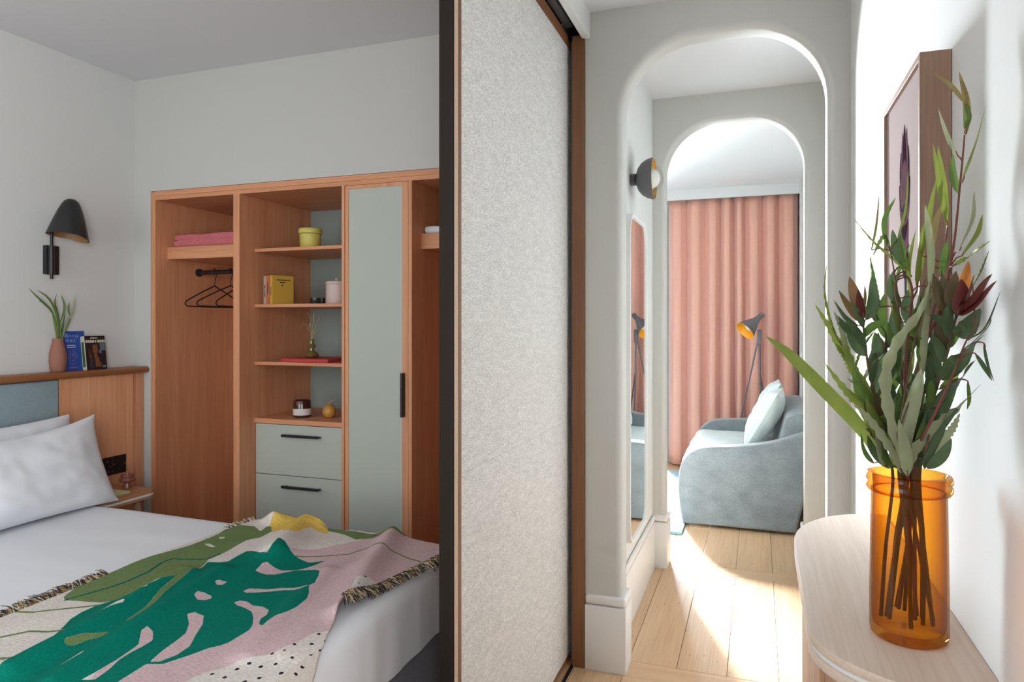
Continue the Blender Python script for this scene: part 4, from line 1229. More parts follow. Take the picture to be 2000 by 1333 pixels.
iR = [j for j in range(NV + 1) if PL.reshape(NU + 1, NV + 1, 2)[NU, j, 1] > 1.425 and G[NU, j, 1] < 1.96]
fringe([tuple(G[NU, j] + np.array([0, 0, 0.001])) for j in iR[::3]], (0.75, -0.25, -0.55), 620, 0.034, ('fr_dark', 'fr_dark2', 'fr_cream', 'fr_gold'), 5)
# bouquet: name, label, stem material, radius, foot inside the jar, stem points, leaves (colour, width, toothed, points)
STEMS = [
('leucadendron_stem','leucadendron stem with green,red edged bracts,left of the amber vase bouquet','stem',0.0022,(0.178,1.14),[(0.19,1.129,1.101),(0.169,1.121,1.164),(0.152,1.115,1.23),(0.145,1.113,1.286),(0.143,1.112,1.314)],[('e',0.017,0,[(0.144,1.112,1.307),(0.134,1.109,1.334),(0.125,1.106,1.367)]),('e',0.0151,0,[(0.144,1.134,1.302),(0.13,1.129,1.323),(0.113,1.123,1.348)]),('r',0.0147,0,[(0.144,1.102,1.307),(0.14,1.1,1.326),(0.136,1.099,1.348)]),('d',0.0168,0,[(0.153,1.147,1.305),(0.162,1.151,1.331),(0.16,1.15,1.371)]),('e',0.0137,0,[(0.148,1.146,1.308),(0.153,1.147,1.335),(0.151,1.147,1.357)]),('d',0.0133,0,[(0.137,1.11,1.296),(0.122,1.105,1.308),(0.104,1.098,1.333)]),('d',0.0198,0,[(0.147,1.103,1.253),(0.133,1.098,1.275),(0.12,1.093,1.304)]),('d',0.0119,0,[(0.14,1.111,1.282),(0.122,1.105,1.293),(0.106,1.099,1.312)]),('d',0.0151,0,[(0.155,1.138,1.233),(0.165,1.141,1.255),(0.168,1.142,1.286)]),('d',0.0163,0,[(0.154,1.116,1.19),(0.164,1.119,1.216),(0.166,1.12,1.243)]),('g',0.0147,0,[(0.156,1.106,1.183),(0.138,1.1,1.209),(0.13,1.097,1.238)]),('d',0.0148,0,[(0.171,1.122,1.138),(0.164,1.12,1.164),(0.154,1.116,1.191)]),('d',0.0181,0,[(0.173,1.144,1.15),(0.184,1.148,1.18),(0.185,1.148,1.214)]),('g',0.0148,0,[(0.182,1.126,1.116),(0.166,1.12,1.138),(0.147,1.113,1.147)]),('m',0.0132,0,[(0.186,1.128,1.113),(0.181,1.101,1.143),(0.174,1.073,1.171)]),('d',0.0125,0,[(0.178,1.125,1.137),(0.178,1.104,1.168),(0.181,1.085,1.197)]),('m',0.012,0,[(0.17,1.122,1.161),(0.164,1.106,1.183),(0.155,1.09,1.203)]),('g',0.0104,0,[(0.163,1.119,1.186),(0.169,1.103,1.208),(0.181,1.089,1.226)]),('d',0.0124,0,[(0.157,1.117,1.212),(0.156,1.097,1.232),(0.158,1.078,1.251)]),('d',0.0131,0,[(0.151,1.115,1.236),(0.165,1.139,1.249),(0.185,1.166,1.255)]),('d',0.012,0,[(0.149,1.114,1.257),(0.136,1.092,1.284),(0.116,1.068,1.305)]),('g',0.0139,0,[(0.146,1.113,1.279),(0.156,1.106,1.294),(0.173,1.101,1.302)]),('d',0.0103,0,[(0.145,1.113,1.293),(0.138,1.101,1.311),(0.126,1.088,1.328)])]),
('leucadendron_stem','leucadendron stem with a large dark red head at the right of the bouquet','stem',0.0022,(0.235,1.128),[(0.208,1.093,1.109),(0.22,1.097,1.158),(0.237,1.103,1.219),(0.252,1.108,1.272),(0.262,1.112,1.321)],[('o',0.0152,0,[(0.255,1.077,1.317),(0.262,1.078,1.349),(0.262,1.061,1.382)]),('r',0.0204,0,[(0.252,1.066,1.314),(0.262,1.052,1.337),(0.262,1.034,1.363)]),('r',0.0177,0,[(0.253,1.066,1.313),(0.262,1.023,1.333),(0.262,0.962,1.358)]),('r',0.0164,0,[(0.255,1.067,1.311),(0.262,1.014,1.325),(0.262,0.945,1.349)]),('m',0.0197,0,[(0.258,1.1,1.313),(0.246,1.095,1.336),(0.239,1.093,1.369)]),('m',0.0193,0,[(0.253,1.077,1.313),(0.248,1.075,1.339),(0.252,1.077,1.37)]),('m',0.0169,0,[(0.256,1.099,1.313),(0.24,1.094,1.329),(0.227,1.089,1.368)]),('r',0.0189,0,[(0.248,1.054,1.311),(0.254,1.056,1.334),(0.253,1.056,1.358)]),('d',0.0232,0,[(0.248,1.064,1.284),(0.262,1.064,1.294),(0.262,1.01,1.318)]),('d',0.0207,0,[(0.244,1.074,1.277),(0.244,1.074,1.308),(0.252,1.077,1.335)]),('d',0.0234,0,[(0.233,1.07,1.224),(0.26,1.079,1.252),(0.262,0.992,1.286)]),('d',0.0237,0,[(0.227,1.078,1.186),(0.256,1.089,1.216),(0.262,1.03,1.252)]),('d',0.0239,0,[(0.218,1.086,1.146),(0.238,1.093,1.185),(0.26,1.101,1.225)]),('d',0.0239,0,[(0.215,1.085,1.125),(0.242,1.094,1.153),(0.262,1.086,1.192)]),('d',0.0216,0,[(0.217,1.106,1.103),(0.229,1.111,1.123),(0.241,1.115,1.146)]),('d',0.0189,0,[(0.238,1.125,1.221),(0.234,1.123,1.257),(0.241,1.126,1.293)]),('m',0.0158,0,[(0.249,1.118,1.258),(0.243,1.116,1.294),(0.247,1.117,1.329)]),('m',0.0144,0,[(0.252,1.119,1.265),(0.259,1.121,1.294),(0.258,1.121,1.322)]),('g',0.0118,0,[(0.21,1.094,1.118),(0.209,1.07,1.145),(0.21,1.048,1.17)]),('d',0.0122,0,[(0.215,1.095,1.137),(0.215,1.095,1.158),(0.216,1.094,1.178)]),('d',0.0134,0,[(0.22,1.097,1.156),(0.225,1.123,1.17),(0.232,1.149,1.186)]),('g',0.0116,0,[(0.226,1.099,1.179),(0.225,1.092,1.201),(0.224,1.084,1.222)]),('d',0.0094,0,[(0.232,1.101,1.202),(0.232,1.108,1.218),(0.231,1.114,1.235)]),('g',0.0103,0,[(0.239,1.104,1.224),(0.247,1.098,1.239),(0.262,1.095,1.247)]),('d',0.0126,0,[(0.244,1.106,1.245),(0.239,1.108,1.266),(0.227,1.109,1.285)]),('g',0.0105,0,[(0.25,1.108,1.265),(0.262,1.124,1.283),(0.262,1.065,1.298)]),('d',0.0118,0,[(0.254,1.109,1.284),(0.241,1.096,1.301),(0.221,1.08,1.311)])]),
('eucalyptus_branch','tall thin red stemmed branch with long narrow leaves,highest in the amber vase','redstem',0.0016,(0.222,1.165),[(0.209,1.104,1.107),(0.21,1.104,1.179),(0.218,1.107,1.258),(0.244,1.116,1.329),(0.259,1.121,1.408),(0.262,1.103,1.484),(0.262,1.086,1.529),(0.262,1.073,1.571)],[('y',0.0107,0,[(0.251,1.044,1.483),(0.262,1.03,1.523),(0.262,0.986,1.565)]),('p',0.0099,0,[(0.26,1.101,1.529),(0.247,1.096,1.558),(0.234,1.091,1.595)]),('b',0.0084,0,[(0.262,1.071,1.552),(0.262,1.069,1.593),(0.261,1.101,1.646)]),('g',0.0077,0,[(0.262,1.073,1.557),(0.262,1.061,1.574),(0.262,1.076,1.603)]),('b',0.0057,0,[(0.262,1.078,1.596),(0.254,1.109,1.629),(0.229,1.1,1.648)]),('g',0.0092,0,[(0.262,1.108,1.479),(0.255,1.109,1.507),(0.256,1.11,1.535)]),('p',0.0103,0,[(0.256,1.078,1.397),(0.262,1.036,1.432),(0.262,1.034,1.47)]),('y',0.0062,0,[(0.259,1.079,1.39),(0.262,1.023,1.411),(0.262,1.0,1.434)]),('y',0.0069,1,[(0.247,1.075,1.376),(0.262,1.052,1.388),(0.262,0.968,1.398)])]),
('eucalyptus_branch','short side branch with upright olive leaves crossing the picture frame','redstem',0.0014,(0.2,1.175),[(0.208,1.124,1.103),(0.212,1.126,1.205),(0.232,1.133,1.293),(0.25,1.14,1.381),(0.256,1.142,1.44)],[('y',0.0093,0,[(0.251,1.118,1.437),(0.243,1.116,1.488),(0.232,1.112,1.551)]),('y',0.0087,0,[(0.253,1.13,1.446),(0.248,1.128,1.497),(0.241,1.126,1.551)]),('y',0.0125,0,[(0.221,1.129,1.396),(0.232,1.133,1.447),(0.241,1.136,1.505)]),('b',0.0103,0,[(0.23,1.132,1.381),(0.237,1.135,1.433),(0.248,1.139,1.469)]),('y',0.0119,0,[(0.217,1.138,1.353),(0.224,1.141,1.397),(0.225,1.141,1.441)]),('g',0.0102,0,[(0.245,1.127,1.366),(0.25,1.129,1.395),(0.253,1.13,1.417)])]),
('grevillea_sprig','grevillea sprig with the long broad leaf reaching left over the hallway','stem',0.0022,(0.168,1.16),[(0.183,1.126,1.099),(0.166,1.12,1.124),(0.154,1.116,1.138)],[('y',0.0193,0,[(0.168,1.121,1.097),(0.149,1.13,1.139),(0.087,1.124,1.208),(0.044,1.125,1.254),(0.011,1.129,1.28)]),('y',0.0111,1,[(0.169,1.121,1.13),(0.143,1.112,1.175),(0.119,1.103,1.203),(0.092,1.094,1.241)]),('g',0.0091,0,[(0.15,1.136,1.172),(0.128,1.128,1.195),(0.114,1.123,1.209)]),('g',0.0133,0,[(0.159,1.118,1.097),(0.147,1.113,1.116),(0.141,1.111,1.141)]),('p',0.0172,0,[(0.169,1.09,1.098),(0.164,1.088,1.128),(0.157,1.085,1.164)])]),
('grevillea_sprig','grevillea sprig with thin saw edged leaves standing highest at the left','stem',0.0022,(0.19,1.185),[(0.193,1.162,1.095),(0.158,1.149,1.179),(0.135,1.141,1.232),(0.115,1.134,1.274)],[('y',0.0092,1,[(0.151,1.147,1.213),(0.121,1.136,1.255),(0.101,1.129,1.293),(0.081,1.122,1.327)]),('y',0.0069,1,[(0.115,1.134,1.27),(0.102,1.129,1.308),(0.095,1.127,1.347),(0.097,1.128,1.389)]),('y',0.0121,1,[(0.16,1.139,1.15),(0.143,1.133,1.203),(0.125,1.127,1.255),(0.114,1.123,1.293)]),('y',0.0107,1,[(0.137,1.142,1.217),(0.126,1.138,1.247),(0.108,1.131,1.27)]),('y',0.0136,0,[(0.182,1.147,1.112),(0.157,1.138,1.15),(0.139,1.132,1.195),(0.134,1.13,1.24)]),('y',0.0104,0,[(0.185,1.127,1.108),(0.178,1.125,1.153),(0.168,1.121,1.197)]),('g',0.0055,1,[(0.185,1.159,1.113),(0.192,1.151,1.147),(0.205,1.146,1.177)]),('g',0.0068,1,[(0.17,1.154,1.149),(0.19,1.187,1.177),(0.223,1.225,1.198)]),('p',0.0076,1,[(0.156,1.148,1.183),(0.142,1.118,1.206),(0.12,1.086,1.221)]),('p',0.0053,1,[(0.146,1.145,1.206),(0.155,1.129,1.234),(0.172,1.116,1.256)]),('g',0.007,1,[(0.136,1.141,1.229),(0.15,1.164,1.261),(0.172,1.19,1.291)]),('p',0.0075,1,[(0.128,1.138,1.247),(0.118,1.114,1.284),(0.103,1.088,1.317)])]),
('grevillea_sprig','pale sage leaves curving up through the middle of the bouquet','stem',0.0022,(0.205,1.11),[(0.189,1.075,1.107),(0.185,1.074,1.125),(0.181,1.072,1.146)],[('p',0.0141,1,[(0.193,1.077,1.093),(0.174,1.07,1.16),(0.166,1.067,1.223),(0.181,1.072,1.273),(0.212,1.084,1.318),(0.223,1.087,1.357)]),('p',0.0092,0,[(0.225,1.099,1.35),(0.227,1.099,1.393),(0.223,1.098,1.436),(0.219,1.096,1.464)]),('p',0.0183,0,[(0.187,1.075,1.097),(0.191,1.076,1.146),(0.206,1.081,1.209),(0.212,1.084,1.237)]),('p',0.0153,1,[(0.194,1.066,1.095),(0.204,1.07,1.127),(0.23,1.079,1.158),(0.256,1.089,1.182),(0.262,1.002,1.225)]),('p',0.0104,1,[(0.225,1.077,1.109),(0.24,1.083,1.141),(0.251,1.087,1.158),(0.259,1.089,1.177)]),('p',0.012,1,[(0.187,1.075,1.093),(0.174,1.07,1.125),(0.146,1.06,1.167),(0.125,1.053,1.188)]),('p',0.0152,0,[(0.19,1.054,1.094),(0.188,1.054,1.128),(0.179,1.051,1.17)]),('p',0.01,0,[(0.215,1.095,1.222),(0.219,1.096,1.279),(0.225,1.099,1.343)])]),
('grevillea_sprig','grevillea sprig whose toothed leaves cross the botanical print','stem',0.0015,(0.21,1.19),[(0.209,1.178,1.093),(0.207,1.177,1.185),(0.202,1.175,1.278),(0.198,1.174,1.347),(0.188,1.17,1.409)],[('y',0.0085,1,[(0.219,1.182,1.37),(0.193,1.172,1.397),(0.164,1.162,1.424),(0.137,1.152,1.456)]),('g',0.0078,0,[(0.185,1.18,1.417),(0.182,1.179,1.456),(0.198,1.185,1.491)]),('b',0.0039,0,[(0.165,1.184,1.412),(0.172,1.186,1.45),(0.176,1.187,1.499)]),('g',0.007,1,[(0.194,1.183,1.402),(0.182,1.179,1.433),(0.165,1.173,1.402)]),('d',0.0109,0,[(0.204,1.187,1.386),(0.197,1.184,1.417),(0.193,1.183,1.442)]),('g',0.0092,0,[(0.211,1.179,1.378),(0.204,1.176,1.409),(0.201,1.175,1.439)]),('y',0.0078,0,[(0.2,1.185,1.425),(0.213,1.19,1.472),(0.216,1.191,1.534)]),('y',0.0107,0,[(0.216,1.17,1.339),(0.214,1.169,1.385),(0.222,1.172,1.438)]),('d',0.014,0,[(0.204,1.187,1.324),(0.192,1.183,1.351),(0.194,1.183,1.379)]),('g',0.0108,0,[(0.207,1.177,1.231),(0.193,1.172,1.262),(0.185,1.17,1.301)]),('g',0.0093,1,[(0.175,1.176,1.324),(0.17,1.175,1.355),(0.161,1.172,1.402)]),('y',0.0122,0,[(0.209,1.167,1.202),(0.22,1.171,1.24),(0.218,1.171,1.286)]),('g',0.0072,1,[(0.208,1.178,1.119),(0.199,1.155,1.147),(0.185,1.131,1.173)]),('p',0.0051,1,[(0.207,1.177,1.172),(0.231,1.21,1.198),(0.262,1.212,1.215)]),('p',0.0055,1,[(0.205,1.176,1.225),(0.205,1.171,1.255),(0.205,1.166,1.284)]),('y',0.0077,1,[(0.202,1.175,1.278),(0.198,1.18,1.308),(0.188,1.184,1.337)]),('g',0.0049,1,[(0.2,1.174,1.318),(0.195,1.173,1.347),(0.186,1.171,1.375)]),('g',0.0048,1,[(0.196,1.173,1.357),(0.205,1.187,1.389),(0.22,1.202,1.421)])]),
('leucadendron_stem','dark leafy stem behind the middle of the bouquet','stem',0.0022,(0.195,1.2),[(0.219,1.203,1.089),(0.216,1.202,1.167),(0.219,1.203,1.246),(0.224,1.204,1.309)],[('d',0.0173,0,[(0.222,1.204,1.293),(0.215,1.201,1.324),(0.221,1.203,1.356)]),('d',0.0157,0,[(0.224,1.204,1.285),(0.233,1.208,1.316),(0.236,1.209,1.356)]),('d',0.0173,0,[(0.219,1.203,1.246),(0.207,1.199,1.277),(0.204,1.197,1.316)]),('m',0.0173,0,[(0.221,1.203,1.254),(0.233,1.208,1.285),(0.243,1.211,1.324)]),('d',0.0173,0,[(0.218,1.202,1.199),(0.204,1.197,1.226),(0.199,1.195,1.262)]),('d',0.0173,0,[(0.219,1.203,1.191),(0.233,1.208,1.222),(0.237,1.209,1.262)]),('d',0.0188,0,[(0.216,1.202,1.144),(0.2,1.196,1.167),(0.196,1.195,1.207)]),('d',0.0187,0,[(0.216,1.191,1.13),(0.231,1.196,1.161),(0.239,1.199,1.192)]),('d',0.0185,0,[(0.212,1.179,1.1),(0.196,1.173,1.12),(0.193,1.172,1.154)]),('m',0.0141,0,[(0.206,1.198,1.301),(0.199,1.195,1.332),(0.202,1.197,1.356)]),('m',0.0141,0,[(0.23,1.207,1.309),(0.241,1.211,1.34),(0.248,1.213,1.368)]),('g',0.0119,0,[(0.219,1.203,1.1),(0.222,1.222,1.125),(0.225,1.241,1.151)]),('g',0.0136,0,[(0.218,1.203,1.123),(0.217,1.21,1.152),(0.215,1.217,1.181)]),('g',0.0128,0,[(0.217,1.202,1.145),(0.213,1.192,1.165),(0.209,1.181,1.184)]),('g',0.0126,0,[(0.216,1.202,1.167),(0.213,1.193,1.19),(0.209,1.183,1.213)]),('g',0.0141,0,[(0.217,1.202,1.19),(0.221,1.226,1.216),(0.224,1.25,1.243)]),('g',0.0123,0,[(0.218,1.203,1.213),(0.218,1.227,1.24),(0.213,1.25,1.268)]),('g',0.011,0,[(0.219,1.203,1.235),(0.219,1.226,1.259),(0.217,1.249,1.283)]),('g',0.0136,0,[(0.22,1.203,1.255),(0.22,1.186,1.282),(0.224,1.17,1.308)]),('g',0.0133,0,[(0.221,1.204,1.274),(0.222,1.194,1.299),(0.225,1.184,1.324)])]),
('leucadendron_stem','green leafy stem between the middle leaves and the left red head','stem',0.0022,(0.185,1.19),[(0.204,1.187,1.091),(0.194,1.183,1.153),(0.187,1.181,1.223),(0.183,1.179,1.285)],[('g',0.0156,0,[(0.183,1.179,1.277),(0.178,1.177,1.309),(0.181,1.178,1.344)]),('d',0.0156,0,[(0.185,1.18,1.262),(0.194,1.183,1.293),(0.194,1.183,1.324)]),('g',0.0156,0,[(0.186,1.18,1.231),(0.172,1.176,1.254),(0.167,1.174,1.285)]),('g',0.0156,0,[(0.188,1.181,1.207),(0.198,1.185,1.239),(0.2,1.185,1.27)]),('y',0.0156,0,[(0.191,1.182,1.169),(0.178,1.177,1.196),(0.172,1.176,1.227)]),('g',0.0156,0,[(0.192,1.183,1.145),(0.203,1.186,1.176),(0.205,1.187,1.207)]),('y',0.0154,0,[(0.195,1.173,1.116),(0.182,1.168,1.135),(0.176,1.166,1.17)]),('d',0.014,0,[(0.178,1.177,1.293),(0.167,1.174,1.316),(0.17,1.175,1.34)]),('d',0.0114,0,[(0.203,1.186,1.1),(0.196,1.168,1.131),(0.188,1.149,1.161)]),('d',0.011,0,[(0.2,1.185,1.118),(0.207,1.195,1.142),(0.221,1.207,1.164)]),('d',0.0112,0,[(0.197,1.184,1.135),(0.186,1.202,1.152),(0.166,1.215,1.159)]),('m',0.0124,0,[(0.194,1.183,1.153),(0.183,1.155,1.185),(0.168,1.124,1.214)]),('m',0.013,0,[(0.192,1.182,1.173),(0.185,1.164,1.197),(0.174,1.145,1.22)]),('g',0.0117,0,[(0.19,1.182,1.193),(0.202,1.205,1.213),(0.221,1.23,1.23)]),('d',0.0127,0,[(0.188,1.181,1.213),(0.194,1.186,1.239),(0.204,1.192,1.264)]),('m',0.0125,0,[(0.186,1.181,1.232),(0.184,1.169,1.255),(0.181,1.157,1.277)]),('m',0.012,0,[(0.185,1.18,1.25),(0.18,1.186,1.269),(0.17,1.19,1.286)])]),
('leucadendron_stem','green leafy stem on the wall side of the bouquet behind the dark red head','stem',0.0022,(0.228,1.16),[(0.211,1.136,1.101),(0.22,1.139,1.16),(0.232,1.144,1.227),(0.239,1.146,1.279)],[('g',0.0148,0,[(0.239,1.146,1.275),(0.234,1.144,1.308),(0.239,1.146,1.341)]),('d',0.0163,0,[(0.238,1.146,1.256),(0.248,1.149,1.282),(0.253,1.151,1.312)]),('g',0.0148,0,[(0.233,1.144,1.227),(0.224,1.141,1.256),(0.224,1.141,1.286)]),('d',0.0161,0,[(0.228,1.132,1.198),(0.239,1.136,1.224),(0.242,1.137,1.249)]),('y',0.0133,0,[(0.226,1.142,1.175),(0.218,1.139,1.201),(0.218,1.139,1.23)]),('d',0.0174,0,[(0.218,1.117,1.148),(0.231,1.122,1.17),(0.237,1.124,1.195)]),('y',0.0131,0,[(0.212,1.115,1.119),(0.212,1.115,1.148),(0.219,1.118,1.177)]),('y',0.0101,0,[(0.241,1.115,1.207),(0.259,1.121,1.225),(0.262,1.108,1.251)]),('m',0.0123,0,[(0.212,1.136,1.109),(0.206,1.133,1.128),(0.196,1.128,1.145)]),('d',0.01,0,[(0.215,1.137,1.126),(0.211,1.13,1.146),(0.205,1.121,1.166)]),('g',0.012,0,[(0.217,1.138,1.143),(0.21,1.142,1.169),(0.194,1.144,1.191)]),('d',0.0115,0,[(0.22,1.139,1.16),(0.231,1.143,1.179),(0.251,1.149,1.19)]),('d',0.0113,0,[(0.223,1.14,1.179),(0.22,1.144,1.204),(0.212,1.146,1.228)]),('g',0.0118,0,[(0.227,1.141,1.199),(0.219,1.113,1.229),(0.21,1.085,1.258)]),('d',0.0138,0,[(0.23,1.143,1.218),(0.236,1.143,1.238),(0.246,1.146,1.257)]),('g',0.0116,0,[(0.233,1.144,1.235),(0.223,1.116,1.26),(0.209,1.087,1.283)]),('m',0.0118,0,[(0.235,1.145,1.25),(0.222,1.128,1.269),(0.201,1.109,1.281)])]),
('twig','thin curled brown twig over the red head near the picture frame','redstem',0.0012,(0.215,1.14),[(0.208,1.156,1.097),(0.205,1.155,1.203),(0.21,1.157,1.293),(0.215,1.159,1.339),(0.211,1.157,1.363),(0.2,1.153,1.37),(0.191,1.15,1.357),(0.194,1.151,1.331),(0.208,1.156,1.316)],[('b',0.0044,0,[(0.221,1.129,1.352),(0.237,1.135,1.376),(0.241,1.136,1.392)]),('b',0.0052,0,[(0.207,1.135,1.323),(0.217,1.138,1.345),(0.22,1.139,1.361)])]),
('twig','thin wiry twig with tiny leaves reaching towards the wall at the right','redstem',0.0011,(0.24,1.15),[(0.196,1.025,1.121),(0.22,1.033,1.187),(0.239,1.04,1.231),(0.255,1.046,1.274),(0.262,1.03,1.294)],[('d',0.0033,0,[(0.252,1.023,1.278),(0.262,0.988,1.294),(0.262,0.931,1.337)]),('d',0.0039,0,[(0.245,1.021,1.262),(0.262,0.978,1.294),(0.262,0.966,1.312)]),('d',0.0051,0,[(0.255,1.003,1.262),(0.262,0.988,1.244),(0.262,0.962,1.231)]),('g',0.0047,0,[(0.258,1.047,1.224),(0.26,1.047,1.201),(0.257,1.046,1.187)]),('g',0.006,1,[(0.262,1.041,1.347),(0.262,1.008,1.361),(0.262,0.974,1.387)]),('d',0.0052,0,[(0.262,0.994,1.275),(0.262,0.978,1.251),(0.262,0.955,1.231)])]),
('leucadendron_stem','short stem with broad dark leaves just above the rim,wall side of the bouquet','stem',0.0022,(0.225,1.14),[(0.21,1.072,1.109),(0.215,1.074,1.127),(0.22,1.076,1.148)],[('d',0.0153,0,[(0.214,1.074,1.102),(0.229,1.079,1.134),(0.243,1.084,1.168)]),('d',0.0141,0,[(0.21,1.083,1.1),(0.212,1.084,1.139),(0.22,1.086,1.178)]),('d',0.0138,0,[(0.216,1.064,1.104),(0.234,1.07,1.122),(0.246,1.074,1.144)]),('m',0.0169,0,[(0.206,1.081,1.1),(0.2,1.079,1.139),(0.203,1.08,1.171)]),('d',0.0211,0,[(0.212,1.084,1.132),(0.231,1.09,1.167),(0.244,1.095,1.202)]),('g',0.0185,0,[(0.208,1.093,1.123),(0.215,1.095,1.158),(0.22,1.097,1.187)])]),
('leucadendron_stem','short stem with broad green leaves just above the rim,hallway side of the bouquet','stem',0.0022,(0.18,1.13),[(0.18,1.093,1.103),(0.175,1.092,1.121),(0.169,1.09,1.143)],[('g',0.0144,0,[(0.178,1.093,1.096),(0.164,1.088,1.128),(0.153,1.084,1.168)]),('y',0.0145,0,[(0.185,1.106,1.094),(0.182,1.105,1.134),(0.177,1.103,1.177)]),('d',0.0131,0,[(0.175,1.102,1.094),(0.156,1.096,1.119),(0.147,1.092,1.141)]),('y',0.0191,0,[(0.179,1.114,1.117),(0.161,1.108,1.154),(0.147,1.103,1.198)]),('g',0.0193,0,[(0.187,1.128,1.116),(0.19,1.129,1.16),(0.199,1.132,1.197)]),('d',0.0178,0,[(0.173,1.123,1.13),(0.155,1.116,1.167),(0.147,1.113,1.204)]),('y',0.0178,0,[(0.169,1.121,1.153),(0.15,1.114,1.19),(0.141,1.111,1.227)]),('d',0.0148,0,[(0.19,1.129,1.09),(0.196,1.131,1.123),(0.204,1.134,1.153)])])
]
# =================================================================== PASSAGE: WALL LAMP AND MIRROR
c = Vector((-0.527, 3.037, 1.928))
wl = thing('wall_lamp', 'grey metal bowl wall lamp with clear glass globe in the passage', 'lamp', c)
obj('mount', MB().lathe([(0.025, 0), (0.026, 0.002), (0.026, 0.022), (0.024, 0.024)], c, 24, (1, 0, 0)), M['lampgrey'], wl)
bx = c.x + 0.024
cup = [(0.004, 0.0), (0.025, 0.003), (0.050, 0.012), (0.070, 0.028), (0.083, 0.049), (0.089, 0.068), (0.0905, 0.080)]
obj('bowl', MB().lathe([(r, h) for r, h in cup], (bx, c.y, c.z), 40, (1, 0, 0), True, False), M['lampgrey'], wl)
cin = [(0.0905, 0.080), (0.087, 0.080), (0.085, 0.066), (0.079, 0.050), (0.066, 0.031), (0.047, 0.016), (0.003, 0.008)]
obj('bowl_lining', MB().lathe(cin, (bx, c.y, c.z), 40, (1, 0, 0), False, True), M['brass'], wl, label='brass lined inside')
M['bulbglass'] = thinglass('globe_glass', (0.93, 0.93, 0.92, 1), 0.02, 1.15)
gl = []
for k in range(15):
    a = math.radians(170 - 170 * k / 14)
    gl.append((max(0.001, 0.062 * math.sin(a)), 0.060 + 0.062 * math.cos(a)))
obj('globe', MB().lathe(gl, (bx, c.y, c.z), 28, (1, 0, 0), True, True), M['bulbglass'], wl, label='clear glass globe')
M['milk'] = plain('milk_glass', lin(225, 225, 220), 0.4)
ml = [(max(0.001, 0.047 * math.sin(math.radians(170 - 170 * k / 10))), 0.058 + 0.047 * math.cos(math.radians(170 - 170 * k / 10))) for k in range(11)]
obj('bulb', MB().lathe(ml, (bx, c.y, c.z), 20, (1, 0, 0), True, True), M['milk'], wl)

mr_ = thing('wall_mirror', 'tall white framed mirror with rounded corners on the passage wall', 'mirror', (-0.527, 3.06, 0.37))
def rr2(y0, y1, z0, z1, r_, n=8):
    out = []
    for cy, cz, a0 in ((y1 - r_, z1 - r_, 0), (y0 + r_, z1 - r_, PI / 2), (y0 + r_, z0 + r_, PI), (y1 - r_, z0 + r_, 1.5 * PI)):
        for k in range(n + 1):
            a = a0 + PI / 2 * k / n
            out.append((cy + r_ * math.cos(a), cz + r_ * math.sin(a)))
    return out
MY0, MY1, MZ0, MZ1 = 2.828, 3.300, 0.375, 1.757
oc, ic = rr2(MY0, MY1, MZ0, MZ1, 0.085), rr2(MY0 + 0.012, MY1 - 0.012, MZ0 + 0.012, MZ1 - 0.012, 0.075)
n = len(oc)
fx = -0.490
vs_ = [(-0.527, y, z) for y, z in oc] + [(fx, y, z) for y, z in oc] + [(fx, y, z) for y, z in ic] + [(fx - 0.008, y, z) for y, z in ic]
fs_ = []
for r_ in range(3):
    for k in range(n):
        fs_.append((r_ * n + k, r_ * n + (k + 1) % n, (r_ + 1) * n + (k + 1) % n, (r_ + 1) * n + k))
obj('frame', MB().add(vs_, fs_, True), M['white'], mr_)
obj('mirror_glass', MB().add([(fx - 0.007, y, z) for y, z in ic], [tuple(range(n))]), M['mirror'], mr_)

# =================================================================== SITTING ROOM
def curtain(label, x0, x1, nf, seed, amp=0.042, y=6.47):
    rs = random.Random(seed)
    cells = [rs.uniform(0.7, 1.35) for _ in range(nf)]
    tot = sum(cells)
    edges = [0]
    for q in cells: edges.append(edges[-1] + q / tot)
    amps = [rs.uniform(0.65, 1.15) for _ in range(nf)]
    drift = [rs.uniform(-0.016, 0.016) for _ in range(nf + 1)]
    nu, nv = nf * 16, 26
    vs_ = []
    for j in range(nv + 1):
        v = j / nv
        z_ = 0.012 + v * (2.43 - 0.012)
        for i in range(nu + 1):
            k, f = min(i // 16, nf - 1), (i - min(i // 16, nf - 1) * 16) / 16
            e0, e1 = edges[k] * (x1 - x0) + x0 + drift[k] * (1 - v), edges[k + 1] * (x1 - x0) + x0 + drift[k + 1] * (1 - v)
            if k == 0: e0 = x0
            if k == nf - 1: e1 = x1
            a = amp * amps[k] * (0.55 + 0.45 * (1 - v) ** 0.4)
            s = 1 - 2 * abs(math.sin(PI * f)) ** 0.75
            xx = e0 + (e1 - e0) * (f + 0.05 * math.sin(4 * PI * f))
            vs_.append((xx, y + a * s + 0.004 * noise.noise(Vector((xx * 8, z_ * 1.5, seed))), z_))
    m = nu + 1
    fs_ = [(j * m + i, j * m + i + 1, (j + 1) * m + i + 1, (j + 1) * m + i) for j in range(nv) for i in range(nu)]
    o = obj('curtain', MB().add(vs_, fs_, True), M['curtain'], None, label, 'curtain')
    s_ = o.modifiers.new('thickness', 'SOLIDIFY')
    s_.thickness = 0.003
    return o
curtain('wide salmon pink floor length curtain behind the sofa and floor lamp', -0.772, 0.334, 8, 6, 0.055)
curtain('narrow bunch of salmon pink curtain left of the wide one, beside the arch', -0.878, -0.795, 1, 9, 0.04)

# rug
rg = MB()
n = 26
obj('rug', MB().box(-2.30, -0.437, 4.335, 6.15, 0.0, 0.017, 0.006, 2), M['rug'], None, 'pale blue wool rug in front of the sofa', 'rug')

